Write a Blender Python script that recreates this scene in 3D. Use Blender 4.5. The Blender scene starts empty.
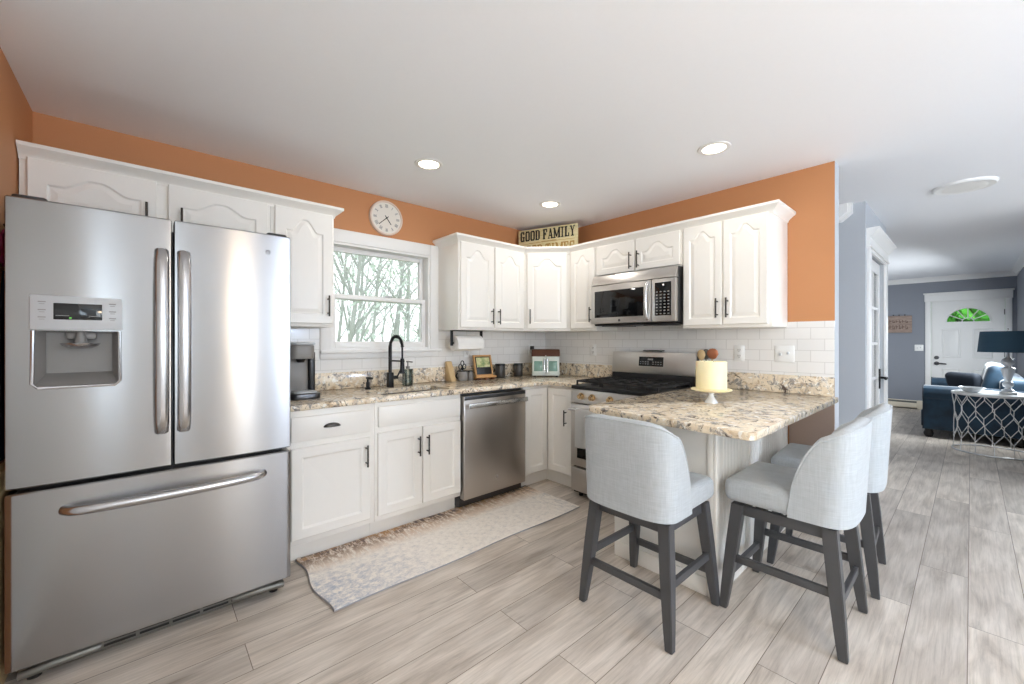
import bpy, bmesh, math, random
from mathutils import Vector, Matrix
PI = math.pi
S = bpy.context.scene
COL = S.collection
rnd = random.Random(7)

# ------------------------------------------------------------------ camera, world, exposure, lights
cam = bpy.data.cameras.new('camera'); co = bpy.data.objects.new('camera', cam); COL.objects.link(co)
co.location = (-3.31, -3.155, 1.283)
co.rotation_euler = (PI / 2, 0, math.radians(48.265 - 90))
cam.sensor_width = 36.0; cam.lens = 409.6 / 1024 * 36.0
cam.shift_y = -1.6 / 1024
cam.clip_start = 0.05; cam.clip_end = 200
S.camera = co

S.view_settings.view_transform = 'Standard'
S.view_settings.look = 'None'
S.view_settings.gamma = 1.0
S.view_settings.use_curve_mapping = False
S.view_settings.exposure = 0.66
S.cycles.use_denoising = True
S.cycles.max_bounces = 10
S.cycles.diffuse_bounces = 6
S.cycles.glossy_bounces = 5
S.cycles.transmission_bounces = 6
S.cycles.transparent_max_bounces = 16
S.cycles.sample_clamp_indirect = 8.0
S.cycles.caustics_reflective = False
S.cycles.caustics_refractive = False

world = bpy.data.worlds.new('world'); S.world = world; world.use_nodes = True
bg = world.node_tree.nodes['Background']
bg.inputs[0].default_value = (0.90, 0.955, 1.0, 1); bg.inputs[1].default_value = 1.5

def area(name, loc, aim, size, power, color, size_y=None, shape=None, spread=180):
    l = bpy.data.lights.new(name, 'AREA'); l.energy = power; l.color = color; l.size = size
    l.shape = shape or ('RECTANGLE' if size_y else 'SQUARE')
    if size_y: l.size_y = size_y
    l.spread = math.radians(spread)
    o = bpy.data.objects.new(name, l); COL.objects.link(o); o.location = loc
    o.rotation_euler = Vector(aim).to_track_quat('-Z', 'Y').to_euler()
    return o
# fill lights at unseen windows and a patio door added on the dining side (behind the camera)
area('patio_door_fill', (1.35, -6.38, 1.12), (-0.55, 1, 0.10), 2.0, 6, (0.60, 0.81, 1.0), 2.0)
area('dining_window_fill', (-2.04, -6.38, 1.25), (0, 1, 0.3), 0.42, 9, (0.86, 0.94, 1.0), 1.9)
area('side_window_fill', (-3.66, -5.15, 1.5), (1, 0.30, 0.60), 1.5, 25, (0.70, 0.86, 1.0), 1.2)
area('living_window_daylight', (5.0, -3.60, 1.30), (0.15, 1, -0.55), 1.6, 60, (0.88, 0.95, 1.0), 0.85)
# ------------------------------------------------------------------ materials
def lin(c):
    return tuple(((v / 255 + .055) / 1.055) ** 2.4 if v > 10 else v / 255 / 12.92 for v in c)
MATS = {}
class N:
    def __init__(s, name):
        s.m = bpy.data.materials.new(name); s.m.use_nodes = True
        s.t = s.m.node_tree; s.b = s.t.nodes['Principled BSDF']; MATS[name] = s.m
    def n(s, typ, **k):
        o = s.t.nodes.new(typ)
        for a, v in k.items():
            if a.startswith('i_'):
                key = a[2:]; o.inputs[int(key) if key.isdigit() else key.replace('_', ' ')].default_value = v
            else: setattr(o, a, v)
        return o
    def l(s, a, b, i=0): s.t.links.new(a if not hasattr(a, 'outputs') else a.outputs[0], b if not hasattr(b, 'inputs') else b.inputs[i])
    def set(s, **k):
        for a, v in k.items(): s.b.inputs[a.replace('_', ' ')].default_value = v
    def coords(s, kind='Object', scale=(1, 1, 1), rot=(0, 0, 0)):
        tc = s.n('ShaderNodeTexCoord'); mp = s.n('ShaderNodeMapping'); s.l(tc.outputs[kind], mp)
        mp.inputs['Scale'].default_value = scale; mp.inputs['Rotation'].default_value = rot
        return mp.outputs[0]
    def pos(s, scale=(1, 1, 1)):
        g = s.n('ShaderNodeNewGeometry'); mp = s.n('ShaderNodeMapping'); s.l(g.outputs['Position'], mp)
        mp.inputs['Scale'].default_value = scale
        return mp.outputs[0]
    def noise(s, vec, scale, detail=4, rough=.55, dist=0):
        o = s.n('ShaderNodeTexNoise'); s.l(vec, o, 0)
        o.inputs['Scale'].default_value = scale; o.inputs['Detail'].default_value = detail
        o.inputs['Roughness'].default_value = rough; o.inputs['Distortion'].default_value = dist
        return o.outputs[0]
    def ramp(s, fac, stops):
        o = s.n('ShaderNodeValToRGB'); s.l(fac, o, 0); e = o.color_ramp.elements
        while len(e) < len(stops): e.new(.5)
        for q, (p, c) in zip(e, stops):
            q.position = p; q.color = (c if len(c) == 4 else (*c, 1))
        return o.outputs[0]
    def mix(s, fac, a, b, mode='MIX'):
        o = s.n('ShaderNodeMix', data_type='RGBA', blend_type=mode)
        for v, i in ((fac, 0), (a, 6), (b, 7)):
            if hasattr(v, 'is_linked') or hasattr(v, 'links'): s.t.links.new(v, o.inputs[i])
            else: o.inputs[i].default_value = v if i == 0 else (*v, 1)[:4]
        return o.outputs[2]
    def bump(s, h, strength=.2, dist=.01):
        o = s.n('ShaderNodeBump'); s.t.links.new(h, o.inputs['Height'])
        o.inputs['Strength'].default_value = strength; o.inputs['Distance'].default_value = dist
        s.t.links.new(o.outputs[0], s.b.inputs['Normal'])

def simple(name, rgb, rough=.5, metal=0, var=.03, scale=30, bump=0, **k):
    m = N(name); c = lin(rgb); v = m.coords('Object')
    f = m.noise(v, scale)
    col = m.mix(f, tuple(x * (1 - var) for x in c), tuple(min(1, x * (1 + var)) for x in c))
    m.l(col, m.b.inputs['Base Color']); m.set(Roughness=rough, Metallic=metal, **k)
    if bump: m.bump(f, bump, .005)
    return m.m
simple('orange_paint', (197, 137, 91), .6, var=.02, scale=120, bump=.05)
simple('wall_shade_taupe', (168, 146, 132), .6, var=.02, scale=120)  # the orange wall's shaded tone, put into the colour
simple('gray_paint', (188, 192, 197), .6, var=.02, scale=120, bump=.04)
simple('slate_paint', (134, 138, 147), .6, var=.02, scale=120, bump=.04)
simple('ceiling_paint', (244, 245, 248), .7, var=.01, scale=60)
simple('white_paint', (238, 236, 232), .35, var=.01, scale=40)
simple('cabinet_white', (240, 237, 231), .32, var=.012, scale=25)
simple('trim_white', (238, 237, 235), .4, var=.01, scale=40)
simple('bronze_metal', (70, 66, 62), .35, .8)
simple('black_metal', (34, 34, 36), .4, .5)
simple('black_plastic', (28, 28, 30), .35)
simple('gray_plastic', (134, 131, 128), .4)
simple('pale_gray_plastic', (190, 192, 194), .4)
simple('chrome', (200, 202, 205), .18, 1.0)
simple('iron', (38, 37, 37), .55, .2)
simple('knob_metal', (205, 180, 140), .25, .9)
simple('dark_wood', (74, 74, 76), .42, var=.12, scale=14)
simple('black_glass', (14, 15, 17), .06, 0)
simple('paper', (244, 242, 238), .8, bump=.1)
simple('plate_white', (240, 240, 238), .35)
simple('oak_wood', (196, 150, 96), .5, var=.15, scale=20)
simple('tan_wood', (200, 172, 128), .5, var=.1, scale=12)
simple('brown_wood', (92, 58, 44), .4, var=.15, scale=18)
simple('mint_enamel', (222, 230, 222), .3)
simple('teal_glass', (120, 158, 146), .12)
simple('canister_dark', (74, 70, 66), .35, .3)
simple('navy_cloth', (30, 48, 72), .9, var=.2, scale=60)
simple('pink_cloth', (214, 92, 150), .9)
simple('linen_white', (240, 240, 238), .9, var=.03, scale=200, bump=.2)
simple('clock_face', (232, 226, 216), .6)
simple('clock_rim', (226, 206, 190), .5)
simple('ink_gray', (150, 148, 146), .6)
simple('ink_black', (32, 28, 26), .6)
simple('sign_tan_ink', (176, 140, 72), .6, var=.2, scale=60)
simple('display_green', (120, 230, 90), .4)
simple('cream_heater', (226, 216, 196), .5)
simple('shade_blue', (46, 78, 98), .7, var=.06, scale=90)
simple('shade_lining', (244, 244, 240), .8)
simple('copper', (178, 112, 78), .4, .4)
simple('white_metal', (226, 226, 226), .3, .4)
simple('steel_dark', (90, 90, 92), .35, .9)
simple('duct_gray', (120, 118, 112), .4, .6)
simple('foot_black', (22, 20, 20), .4)
simple('crystal', (228, 232, 236), .08, .2)
simple('leather_brown', (92, 66, 52), .5)
simple('concrete', (200, 202, 200), .9)

def emis(name, rgb, strength, base=(240, 240, 240)):
    m = N(name); m.set(Base_Color=(*lin(base), 1), Emission_Color=(*lin(rgb), 1), Emission_Strength=strength, Roughness=.5)
emis('lamp_lens', (255, 236, 208), 6)
emis('fill_globe', (210, 229, 255), 78)
emis('lamp_globe_warm', (255, 228, 192), 21)
emis('screen_lit', (150, 170, 120), .25, (40, 44, 40))

def steel(name, rgb, rough=.3, vert=False, an=.6):
    m = N(name); c = lin(rgb)
    v = m.coords('Object', (3, 3, 260) if not vert else (260, 260, 3))
    f = m.noise(v, 1.0, 5, .6)
    m.l(m.mix(f, tuple(x * .985 for x in c), tuple(min(1, x * 1.015) for x in c)), m.b.inputs['Base Color'])
    r = m.n('ShaderNodeMapRange'); m.l(f, r, 0); r.inputs[3].default_value = rough - .012; r.inputs[4].default_value = rough + .012
    m.l(r, m.b.inputs['Roughness']); m.set(Metallic=1.0, Anisotropic=an); m.b.inputs['Anisotropic Rotation'].default_value = .25
    tg = m.n('ShaderNodeTangent', direction_type='RADIAL', axis='Z'); m.l(tg, m.b.inputs['Tangent'])
steel('steel', (160, 158, 157), .235, an=.93)
steel('steel_door', (190, 184, 178), .33, an=.6)
steel('steel_soft', (206, 203, 199), .36, an=.3)
steel('steel_bright', (214, 214, 214), .24)
steel('steel_smooth', (200, 200, 202), .22, an=0)

def glassy(name, tint=(1, 1, 1), gloss=.06):
    m = N(name); t = m.t; out = t.nodes['Material Output']; t.nodes.remove(m.b)
    tr = m.n('ShaderNodeBsdfTransparent'); tr.inputs[0].default_value = (*tint, 1)
    gl = m.n('ShaderNodeBsdfGlossy'); gl.inputs['Roughness'].default_value = .02
    fr = m.n('ShaderNodeFresnel'); fr.inputs[0].default_value = 1.3
    mx = m.n('ShaderNodeMixShader'); m.l(fr, mx, 0); m.l(tr, mx, 1); m.l(gl, mx, 2); m.l(mx, out, 0)
glassy('window_glass', (.985, .985, .98))
glassy('clear_glass', (.9, .93, .93))
glassy('soap_clear', (.80, .84, .84))

def floor_mat():
    m = N('plank_floor'); v = m.pos()
    br = m.n('ShaderNodeTexBrick', offset=.37, offset_frequency=2, squash=1.0); m.l(v, br, 0)
    br.inputs['Color1'].default_value = (0, 0, 0, 1); br.inputs['Color2'].default_value = (1, 1, 1, 1); br.inputs['Mortar'].default_value = (.5, .5, .5, 1)
    br.inputs['Scale'].default_value = 1; br.inputs['Mortar Size'].default_value = .0016; br.inputs['Mortar Smooth'].default_value = .2
    br.inputs['Brick Width'].default_value = 1.5; br.inputs['Row Height'].default_value = .185
    # per-plank shift of the grain
    add = m.n('ShaderNodeVectorMath', operation='MULTIPLY_ADD')
    m.l(br.outputs[0], add, 0); add.inputs[1].default_value = (17, 9, 5); m.l(v, add, 2)
    mp = m.n('ShaderNodeMapping'); m.l(add, mp); mp.inputs['Scale'].default_value = (1.3, 9, 1)
    g1 = m.noise(mp.outputs[0], 1.6, 6, .6, .9)
    mp2 = m.n('ShaderNodeMapping'); m.l(add, mp2); mp2.inputs['Scale'].default_value = (2.2, 60, 1)
    g2 = m.noise(mp2.outputs[0], 1.5, 7, .72, .4)
    mp3 = m.n('ShaderNodeMapping'); m.l(add, mp3); mp3.inputs['Scale'].default_value = (.55, 5.5, 1)
    wv = m.n('ShaderNodeTexWave', wave_type='RINGS', rings_direction='Y'); m.l(mp3.outputs[0], wv, 0)
    wv.inputs['Scale'].default_value = 1.3; wv.inputs['Distortion'].default_value = 7; wv.inputs['Detail'].default_value = 3; wv.inputs['Detail Scale'].default_value = 1.2
    c1 = m.ramp(g1, [(.25, lin((158, 147, 136))), (.45, lin((198, 187, 175))), (.62, lin((216, 206, 195))), (.85, lin((229, 220, 210)))])
    c2 = m.mix(.22, c1, m.ramp(wv.outputs[1], [(0, lin((172, 160, 148))), (.5, lin((213, 203, 192))), (1, lin((228, 220, 210)))]))
    c3 = m.mix(.85, c2, m.ramp(g2, [(.32, (.74, .73, .71)), (.5, (.98, .98, .98)), (.7, (1.12, 1.12, 1.12))]), 'MULTIPLY')
    tone = m.ramp(br.outputs[0], [(0, (.80, .79, .78)), (.5, (1.0, .99, .98)), (1, (1.16, 1.15, 1.13))])
    c4 = m.mix(.8, c3, tone, 'MULTIPLY')
    c5 = m.mix(br.outputs[1], c4, lin((124, 110, 98)))
    m.l(c5, m.b.inputs['Base Color']); m.set(Roughness=.42)
    m.b.inputs['Specular IOR Level'].default_value = .35
    m.bump(br.outputs[1], -.15, .002)
floor_mat()

def granite():
    m = N('granite'); v = m.pos()
    a = m.noise(v, 6, 5, .6, 1.0); b = m.noise(v, 20, 6, .68, .8); c = m.noise(v, 75, 4, .6)
    K0, K1 = (0, 0, 0), (1, 1, 1)
    base = m.ramp(a, [(.32, lin((212, 196, 172))), (.46, lin((234, 220, 196))), (.58, lin((224, 206, 178))), (.70, lin((240, 234, 224)))])
    tan = m.mix(m.ramp(m.noise(v, 11, 6, .65, 1.2), [(.54, K0), (.64, (.8, .8, .8))]), base, lin((184, 158, 126)))
    gr = m.mix(m.ramp(b, [(.53, K0), (.60, K1)]), tan, lin((150, 144, 138)))
    wh = m.mix(m.ramp(m.noise(v, 26, 6, .65, .5), [(.57, K0), (.63, (.9, .9, .9))]), gr, lin((246, 243, 236)))
    dk = m.mix(m.ramp(m.noise(v, 13, 8, .72, 1.4), [(.37, K1), (.43, K0)]), wh, lin((84, 72, 66)))
    bl = m.mix(m.ramp(m.noise(v, 34, 6, .7, .6), [(.33, K1), (.38, K0)]), dk, lin((48, 44, 44)))
    sp = m.mix(m.ramp(c, [(.62, K0), (.68, (.7, .7, .7))]), bl, lin((104, 92, 84)))
    m.l(sp, m.b.inputs['Base Color']); m.set(Roughness=.14)
granite()

def tile():
    m = N('subway_tile'); g = m.n('ShaderNodeNewGeometry'); sx = m.n('ShaderNodeSeparateXYZ'); m.l(g.outputs['Position'], sx)
    sub = m.n('ShaderNodeMath', operation='SUBTRACT'); m.l(sx.outputs[0], sub, 0); m.l(sx.outputs[1], sub, 1)
    cb = m.n('ShaderNodeCombineXYZ'); m.l(sub, cb, 0); m.l(sx.outputs[2], cb, 1)
    br = m.n('ShaderNodeTexBrick', offset=.5); m.l(cb, br, 0)
    br.inputs['Color1'].default_value = (*lin((233, 231, 228)), 1); br.inputs['Color2'].default_value = (*lin((238, 236, 233)), 1)
    br.inputs['Mortar'].default_value = (*lin((212, 209, 205)), 1)
    br.inputs['Scale'].default_value = 1; br.inputs['Brick Width'].default_value = .152; br.inputs['Row Height'].default_value = .076
    br.inputs['Mortar Size'].default_value = .0022; br.inputs['Mortar Smooth'].default_value = .3
    m.l(br.outputs[0], m.b.inputs['Base Color']); m.set(Roughness=.16); m.bump(br.outputs[1], -.35, .003)
tile()

def linen(name, rgb):
    m = N(name); c = lin(rgb)
    a = m.noise(m.coords('Object', (14, 14, 260)), 1, 3); b = m.noise(m.coords('Object', (200, 200, 10)), 1, 3)
    mu = m.n('ShaderNodeMath', operation='ADD'); m.l(a, mu, 0); m.l(b, mu, 1)
    f = m.ramp(mu.outputs[0], [(.30, (0, 0, 0)), (.75, (1, 1, 1))]) if False else None
    hf = m.n('ShaderNodeMath', operation='MULTIPLY'); m.l(mu, hf, 0); hf.inputs[1].default_value = .5
    col = m.ramp(hf.outputs[0], [(.35, tuple(x * .86 for x in c)), (.65, tuple(min(1, x * 1.08) for x in c))])
    m.l(col, m.b.inputs['Base Color']); m.set(Roughness=.92); m.b.inputs['Sheen Weight'].default_value = .15
    m.bump(hf.outputs[0], .25, .004)
linen('stool_linen', (182, 187, 190))
def velvet():
    m = N('blue_velvet'); a = m.noise(m.coords('Object'), 6, 5, .6)
    m.l(m.ramp(a, [(.3, lin((10, 32, 48))), (.7, lin((26, 60, 82)))]), m.b.inputs['Base Color']); m.set(Roughness=.7)
    m.b.inputs['Sheen Weight'].default_value = .6; m.b.inputs['Sheen Roughness'].default_value = .35
velvet()
simple('dark_velvet', (38, 44, 54), .8)

def rug_mat():
    m = N('rug_weave'); v = m.coords('Object'); sx = m.n('ShaderNodeSeparateXYZ'); m.l(v, sx)   # origin at the rug's centre
    K0, K1 = (0, 0, 0), (1, 1, 1)
    def rng(out, a, b):
        r = m.n('ShaderNodeMapRange'); m.l(sx.outputs[out], r, 0); r.inputs[1].default_value = a; r.inputs[2].default_value = b; return r.outputs[0]
    def mul(a, b):
        o = m.n('ShaderNodeMath', operation='MULTIPLY'); m.t.links.new(a, o.inputs[0]); m.t.links.new(b, o.inputs[1]); return o.outputs[0]
    big = m.noise(m.coords('Object', (1.6, 3, 1)), 1.7, 6, .65, .8)
    fine = m.noise(m.coords('Object', (26, 7, 1)), 1.6, 8, .78, .6)
    mott = m.noise(m.coords('Object', (10, 12, 1)), 2.4, 8, .78)
    col = m.ramp(mott, [(.34, lin((212, 209, 207))), (.46, lin((238, 230, 220))), (.6, lin((248, 241, 232))), (.75, lin((240, 230, 216)))])
    top = rng(1, .06, .27); left = rng(0, -.25, -.85); right = rng(0, .0, .55)
    col = m.mix(mul(mul(right, top), m.ramp(big, [(.3, K0), (.5, (.7, .7, .7))])), col, lin((226, 190, 146)))
    col = m.mix(mul(top, m.ramp(fine, [(.40, K0), (.52, (.95, .95, .95))])), col, lin((188, 142, 94)))
    col = m.mix(mul(mul(rng(1, .14, .29), m.ramp(big, [(.44, K0), (.52, K1)])), m.ramp(fine, [(.44, K0), (.54, K1)])), col, lin((92, 92, 100)))
    low = rng(1, .12, -.08)
    col = m.mix(mul(mul(low, left), m.ramp(mott, [(.42, (.55, .55, .55)), (.58, K0)])), col, lin((140, 158, 188)))
    col = m.mix(mul(rng(0, .62, .9), m.ramp(fine, [(.5, K0), (.62, (.7, .7, .7))])), col, lin((160, 164, 170)))
    m.l(col, m.b.inputs['Base Color']); m.set(Roughness=.95); m.bump(m.noise(m.coords('Object'), 220, 2), .3, .003)
rug_mat()
simple('rug_edge', (160, 160, 164), .95)

def wax():
    m = N('wax'); f = m.noise(m.coords('Object'), 12)
    m.l(m.mix(f, lin((252, 235, 184)), lin((254, 241, 202))), m.b.inputs['Base Color'])
    m.set(Roughness=.4); m.b.inputs['Subsurface Weight'].default_value = .25; m.b.inputs['Subsurface Radius'].default_value = (.03, .02, .01)
wax()
def signboard():
    m = N('sign_board'); f = m.noise(m.coords('Object', (6, 6, 30)), 2, 7, .7)
    m.l(m.ramp(f, [(.3, lin((206, 190, 132))), (.6, lin((232, 222, 180))), (.8, lin((222, 204, 140)))]), m.b.inputs['Base Color']); m.set(Roughness=.7)
signboard()
def plaquewood():
    m = N('plaque_wood'); f = m.noise(m.coords('Object', (4, 4, 40)), 2, 6, .7)
    m.l(m.ramp(f, [(.3, lin((120, 100, 90))), (.6, lin((168, 148, 136))), (.8, lin((186, 168, 158)))]), m.b.inputs['Base Color']); m.set(Roughness=.8)
plaquewood()
def leafmat(name, a, b):
    m = N(name); f = m.noise(m.coords('Object'), 3, 4)
    m.l(m.mix(f, lin(a), lin(b)), m.b.inputs['Base Color']); m.set(Roughness=.7)
leafmat('leaf_pale', (186, 200, 196), (214, 220, 208))
leafmat('leaf_green', (60, 160, 40), (120, 220, 80))
leafmat('bark', (136, 142, 138), (176, 178, 170))
leafmat('grass', (120, 150, 110), (160, 180, 140))
def photo_screen():
    m = N('photo_print'); f = m.noise(m.coords('Object', (8, 8, 8)), 2, 4)
    m.l(m.ramp(f, [(.35, lin((120, 150, 96))), (.5, lin((206, 206, 150))), (.65, lin((226, 214, 190)))]), m.b.inputs['Base Color']); m.set(Roughness=.3)
photo_screen()

# ------------------------------------------------------------------ geometry helpers
def nb(): return bmesh.new()
def merge(bm, b2):
    me = bpy.data.meshes.new('tmp'); b2.to_mesh(me); b2.free(); bm.from_mesh(me); bpy.data.meshes.remove(me)
def box(bm, x0, x1, y0, y1, z0, z1, bev=0, seg=2, M=None):
    b = nb(); bmesh.ops.create_cube(b, size=1)
    for v in b.verts:
        v.co = Vector(((x0 + x1) / 2 + v.co.x * abs(x1 - x0), (y0 + y1) / 2 + v.co.y * abs(y1 - y0), (z0 + z1) / 2 + v.co.z * abs(z1 - z0)))
    if bev:
        bmesh.ops.bevel(b, geom=list(b.edges), offset=min(bev, .49 * min(abs(x1 - x0), abs(y1 - y0), abs(z1 - z0))), segments=seg, affect='EDGES', profile=.5)
    if M: b.transform(M)
    merge(bm, b); return bm
def lathe(bm, prof, c=(0, 0, 0), n=28, M=None):
    """prof = [(r, z)...] turned about z"""
    b = nb(); rings = []
    for r, z in prof:
        if r < 1e-5: rings.append([b.verts.new((0, 0, z))])
        else: rings.append([b.verts.new((r * math.cos(2 * PI * i / n), r * math.sin(2 * PI * i / n), z)) for i in range(n)])
    for A, B in zip(rings, rings[1:]):
        for i in range(n):
            j = (i + 1) % n
            if len(A) == 1 and len(B) == 1: continue
            if len(A) == 1: b.faces.new((A[0], B[j], B[i]))
            elif len(B) == 1: b.faces.new((A[i], A[j], B[0]))
            else: b.faces.new((A[i], A[j], B[j], B[i]))
    if len(rings[0]) > 1: b.faces.new(list(reversed(rings[0])))
    if len(rings[-1]) > 1: b.faces.new(rings[-1])
    if M: b.transform(M)
    bmesh.ops.translate(b, vec=Vector(c), verts=b.verts)
    merge(bm, b); return bm
def cyl(bm, p, q, r, r2=None, n=16):
    p = Vector(p); q = Vector(q); d = q - p
    M = Matrix.Translation(p) @ d.to_track_quat('Z', 'Y').to_matrix().to_4x4()
    return lathe(bm, [(r, 0), (r if r2 is None else r2, d.length)], n=n, M=M)
def tube(bm, pts, r, n=10, closed=False, rfun=None):
    pts = [Vector(p) for p in pts]; b = nb(); rings = []; up = None
    for i, p in enumerate(pts):
        if closed: t = pts[(i + 1) % len(pts)] - pts[i - 1]
        else: t = pts[min(i + 1, len(pts) - 1)] - pts[max(i - 1, 0)]
        t.normalize()
        if up is None: up = t.orthogonal().normalized()
        up = (up - t * up.dot(t)).normalized(); s = t.cross(up)
        rr = rfun(i / (len(pts) - 1)) if rfun else r
        rings.append([b.verts.new(p + (up * math.cos(2 * PI * k / n) + s * math.sin(2 * PI * k / n)) * rr) for k in range(n)])
    pairs = list(zip(rings, rings[1:])) + ([(rings[-1], rings[0])] if closed else [])
    for A, B in pairs:
        for i in range(n):
            j = (i + 1) % n; b.faces.new((A[i], A[j], B[j], B[i]))
    if not closed: b.faces.new(list(reversed(rings[0]))); b.faces.new(rings[-1])
    bmesh.ops.recalc_face_normals(b, faces=b.faces)
    merge(bm, b); return bm
def prism(bm, poly, h, M=None, bev=0, seg=2):
    """poly = [(x, y)...] extruded by h along z, then placed by M"""
    b = nb(); lo = [b.verts.new((x, y, 0)) for x, y in poly]; hi = [b.verts.new((x, y, h)) for x, y in poly]
    b.faces.new(list(reversed(lo))); b.faces.new(hi)
    for i in range(len(poly)):
        j = (i + 1) % len(poly); b.faces.new((lo[i], lo[j], hi[j], hi[i]))
    bmesh.ops.recalc_face_normals(b, faces=b.faces)
    if bev: bmesh.ops.bevel(b, geom=list(b.edges), offset=bev, segments=seg, affect='EDGES', profile=.5)
    if M: b.transform(M)
    merge(bm, b); return bm
def frame_M(o, u, n):
    """local x -> u, local y -> world z, local z -> n (out of the face)"""
    u = Vector(u).normalized(); n = Vector(n).normalized(); z = Vector((0, 0, 1))
    M = Matrix.Identity(4)
    for i in range(3): M[i][0] = u[i]; M[i][1] = z[i]; M[i][2] = n[i]; M[i][3] = o[i]
    return M
def sweep(bm, prof, path, lo=0, hi=None):
    """prof = [(out, z)] swept along a polyline path in plan with mitred corners; 'out' is to the right of travel"""
    P = [Vector((x, y)) for x, y in path]; b = nb(); rings = []
    for i, p in enumerate(P):
        a = (P[i] - P[i - 1]).normalized() if i else None; c = (P[i + 1] - P[i]).normalized() if i < len(P) - 1 else None
        d = lambda t: Vector((t.y, -t.x))
        if a is None: m = d(c)
        elif c is None: m = d(a)
        else:
            m = (d(a) + d(c)); m = m / m.length; m = m / max(.3, m.dot(d(a)))
        rings.append([b.verts.new((p.x + m.x * o, p.y + m.y * o, z)) for o, z in prof])
    used = rings[lo:(hi + 1 if hi is not None else None)]
    for A, B in zip(used, used[1:]):
        for i in range(len(prof)):
            j = (i + 1) % len(prof); b.faces.new((A[i], A[j], B[j], B[i]))
    b.faces.new(list(reversed(used[0]))); b.faces.new(used[-1])
    bmesh.ops.recalc_face_normals(b, faces=b.faces)
    bmesh.ops.delete(b, geom=[v for v in b.verts if not v.link_faces], context='VERTS')
    merge(bm, b); return bm

def wloc(p):
    v = Vector((0, 0, 0))
    while p is not None: v += p.location; p = p.parent
    return v
def obj(name, bm, mat, parent=None, angle=38, origin=None):
    """one mesh object; geometry is given in world coordinates (or the thing's own when it sits at the origin)"""
    me = bpy.data.meshes.new(name)
    off = wloc(parent) if parent is not None else Vector(origin or (0, 0, 0))
    if off.length: bmesh.ops.translate(bm, vec=-off, verts=bm.verts)
    bm.to_mesh(me); bm.free()
    for m in (mat if isinstance(mat, (list, tuple)) else [mat]): me.materials.append(MATS[m])
    for p in me.polygons: p.use_smooth = True
    me.set_sharp_from_angle(angle=math.radians(angle))
    o = bpy.data.objects.new(name, me); COL.objects.link(o)
    if parent is not None: o.parent = parent
    elif origin: o.location = origin
    return o
def thing(name, label, cat, loc=(0, 0, 0), group=None):
    o = bpy.data.objects.new(name, None); COL.objects.link(o); o.location = loc; o.empty_display_size = .1
    o['label'] = label; o['category'] = cat
    if group: o['group'] = group
    return o
def tag(o, label, cat, group=None):
    o['label'] = label; o['category'] = cat
    if group: o['group'] = group
    return o
def struct(name, bm, mat, parent=None, label=None):
    o = obj(name, bm, mat, parent)
    if parent is None: o['kind'] = 'structure'
    if label: o['label'] = label
    return o
def copy_thing(root, loc=None, rotz=None, label=None):
    r = root.copy(); COL.objects.link(r)
    if loc is not None: r.location = loc
    if rotz is not None: r.rotation_euler = (0, 0, rotz)
    if label: r['label'] = label
    for ch in list(root.children):
        c = ch.copy(); COL.objects.link(c); c.parent = r
        for g in list(ch.children):
            d = g.copy(); COL.objects.link(d); d.parent = c
    return r
def cut(o, cutter_bm):
    """boolean difference applied to the mesh of o; cutter in world coordinates"""
    off = wloc(o)
    bmesh.ops.translate(cutter_bm, vec=-off, verts=cutter_bm.verts)
    me = bpy.data.meshes.new('cutter'); cutter_bm.to_mesh(me); cutter_bm.free()
    c = bpy.data.objects.new('cutter', me); COL.objects.link(c); c.location = off
    md = o.modifiers.new('cut', 'BOOLEAN'); md.operation = 'DIFFERENCE'; md.solver = 'EXACT'; md.object = c
    dg = bpy.context.evaluated_depsgraph_get(); dg.update()
    nm = bpy.data.meshes.new_from_object(o.evaluated_get(dg)); old = o.data
    o.modifiers.clear(); o.data = nm; nm.name = old.name
    bpy.data.objects.remove(c); bpy.data.meshes.remove(me); bpy.data.meshes.remove(old)
    for p in nm.polygons: p.use_smooth = True
    nm.set_sharp_from_angle(angle=math.radians(38))

# raised-panel door (cathedral arch when rise > 0)
def panel_door(bm, M, W, H, rise=0, stile=.055, t=.02, top=None, edge=.0):
    K = 21; top = stile if top is None else top
    def outer(d):
        L = [(d, d), (W - d, d), (W - d, H - d)]
        for i in range(K): L.append((W - stile + (2 * stile - W) * ((i + .5) / K), H - d))
        L.append((d, H - d)); return L
    def inner(d):
        a = stile + d; c = W - stile - d; vs = H - top - rise - d
        L = [(a, a), (c, a), (c, vs)]
        for i in range(K):
            q = (i + .5) / K; u = c + (a - c) * q
            w = min(1, max(0, (q - .13) / .74)); e_ = min(1, min(w, 1 - w) / .44); bump_ = e_ * e_ * (3 - 2 * e_)
            L.append((u, vs + rise * bump_))
        L.append((a, vs)); return L
    flat = rise == 0
    loops = [(outer(0), 0), (outer(0), t - .004), (outer(.004), t), (inner(0), t), (inner(.007), t - .007), (inner(.012), t - .007), (inner(.034), t - .001)]
    if flat: loops = loops[:4] + [(inner(.004), t - .002), (inner(.012), t - .008), (inner(.016), t - .0085)]
    b = nb(); rings = [[b.verts.new((x, y, z)) for x, y in L] for L, z in loops]
    for A, B in zip(rings, rings[1:]):
        n = len(A)
        for i in range(n):
            j = (i + 1) % n; b.faces.new((A[i], A[j], B[j], B[i]))
    b.faces.new(rings[-1]); b.faces.new(list(reversed(rings[0])))
    bmesh.ops.recalc_face_normals(b, faces=b.faces); b.transform(M); merge(bm, b); return bm
def bar_pull(M, L=.13, r=.0055, off=.032, horiz=False):
    """bar handle centred at M's origin on the face"""
    bm = nb(); d = Vector((1, 0, 0)) if horiz else Vector((0, 1, 0)); n = Vector((0, 0, 1))
    cyl(bm, -d * L / 2 + n * off, d * L / 2 + n * off, r)
    for s in (-1, 1): cyl(bm, d * s * L * .34, d * s * L * .34 + n * off, r * .9)
    bm.transform(M); return bm

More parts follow.
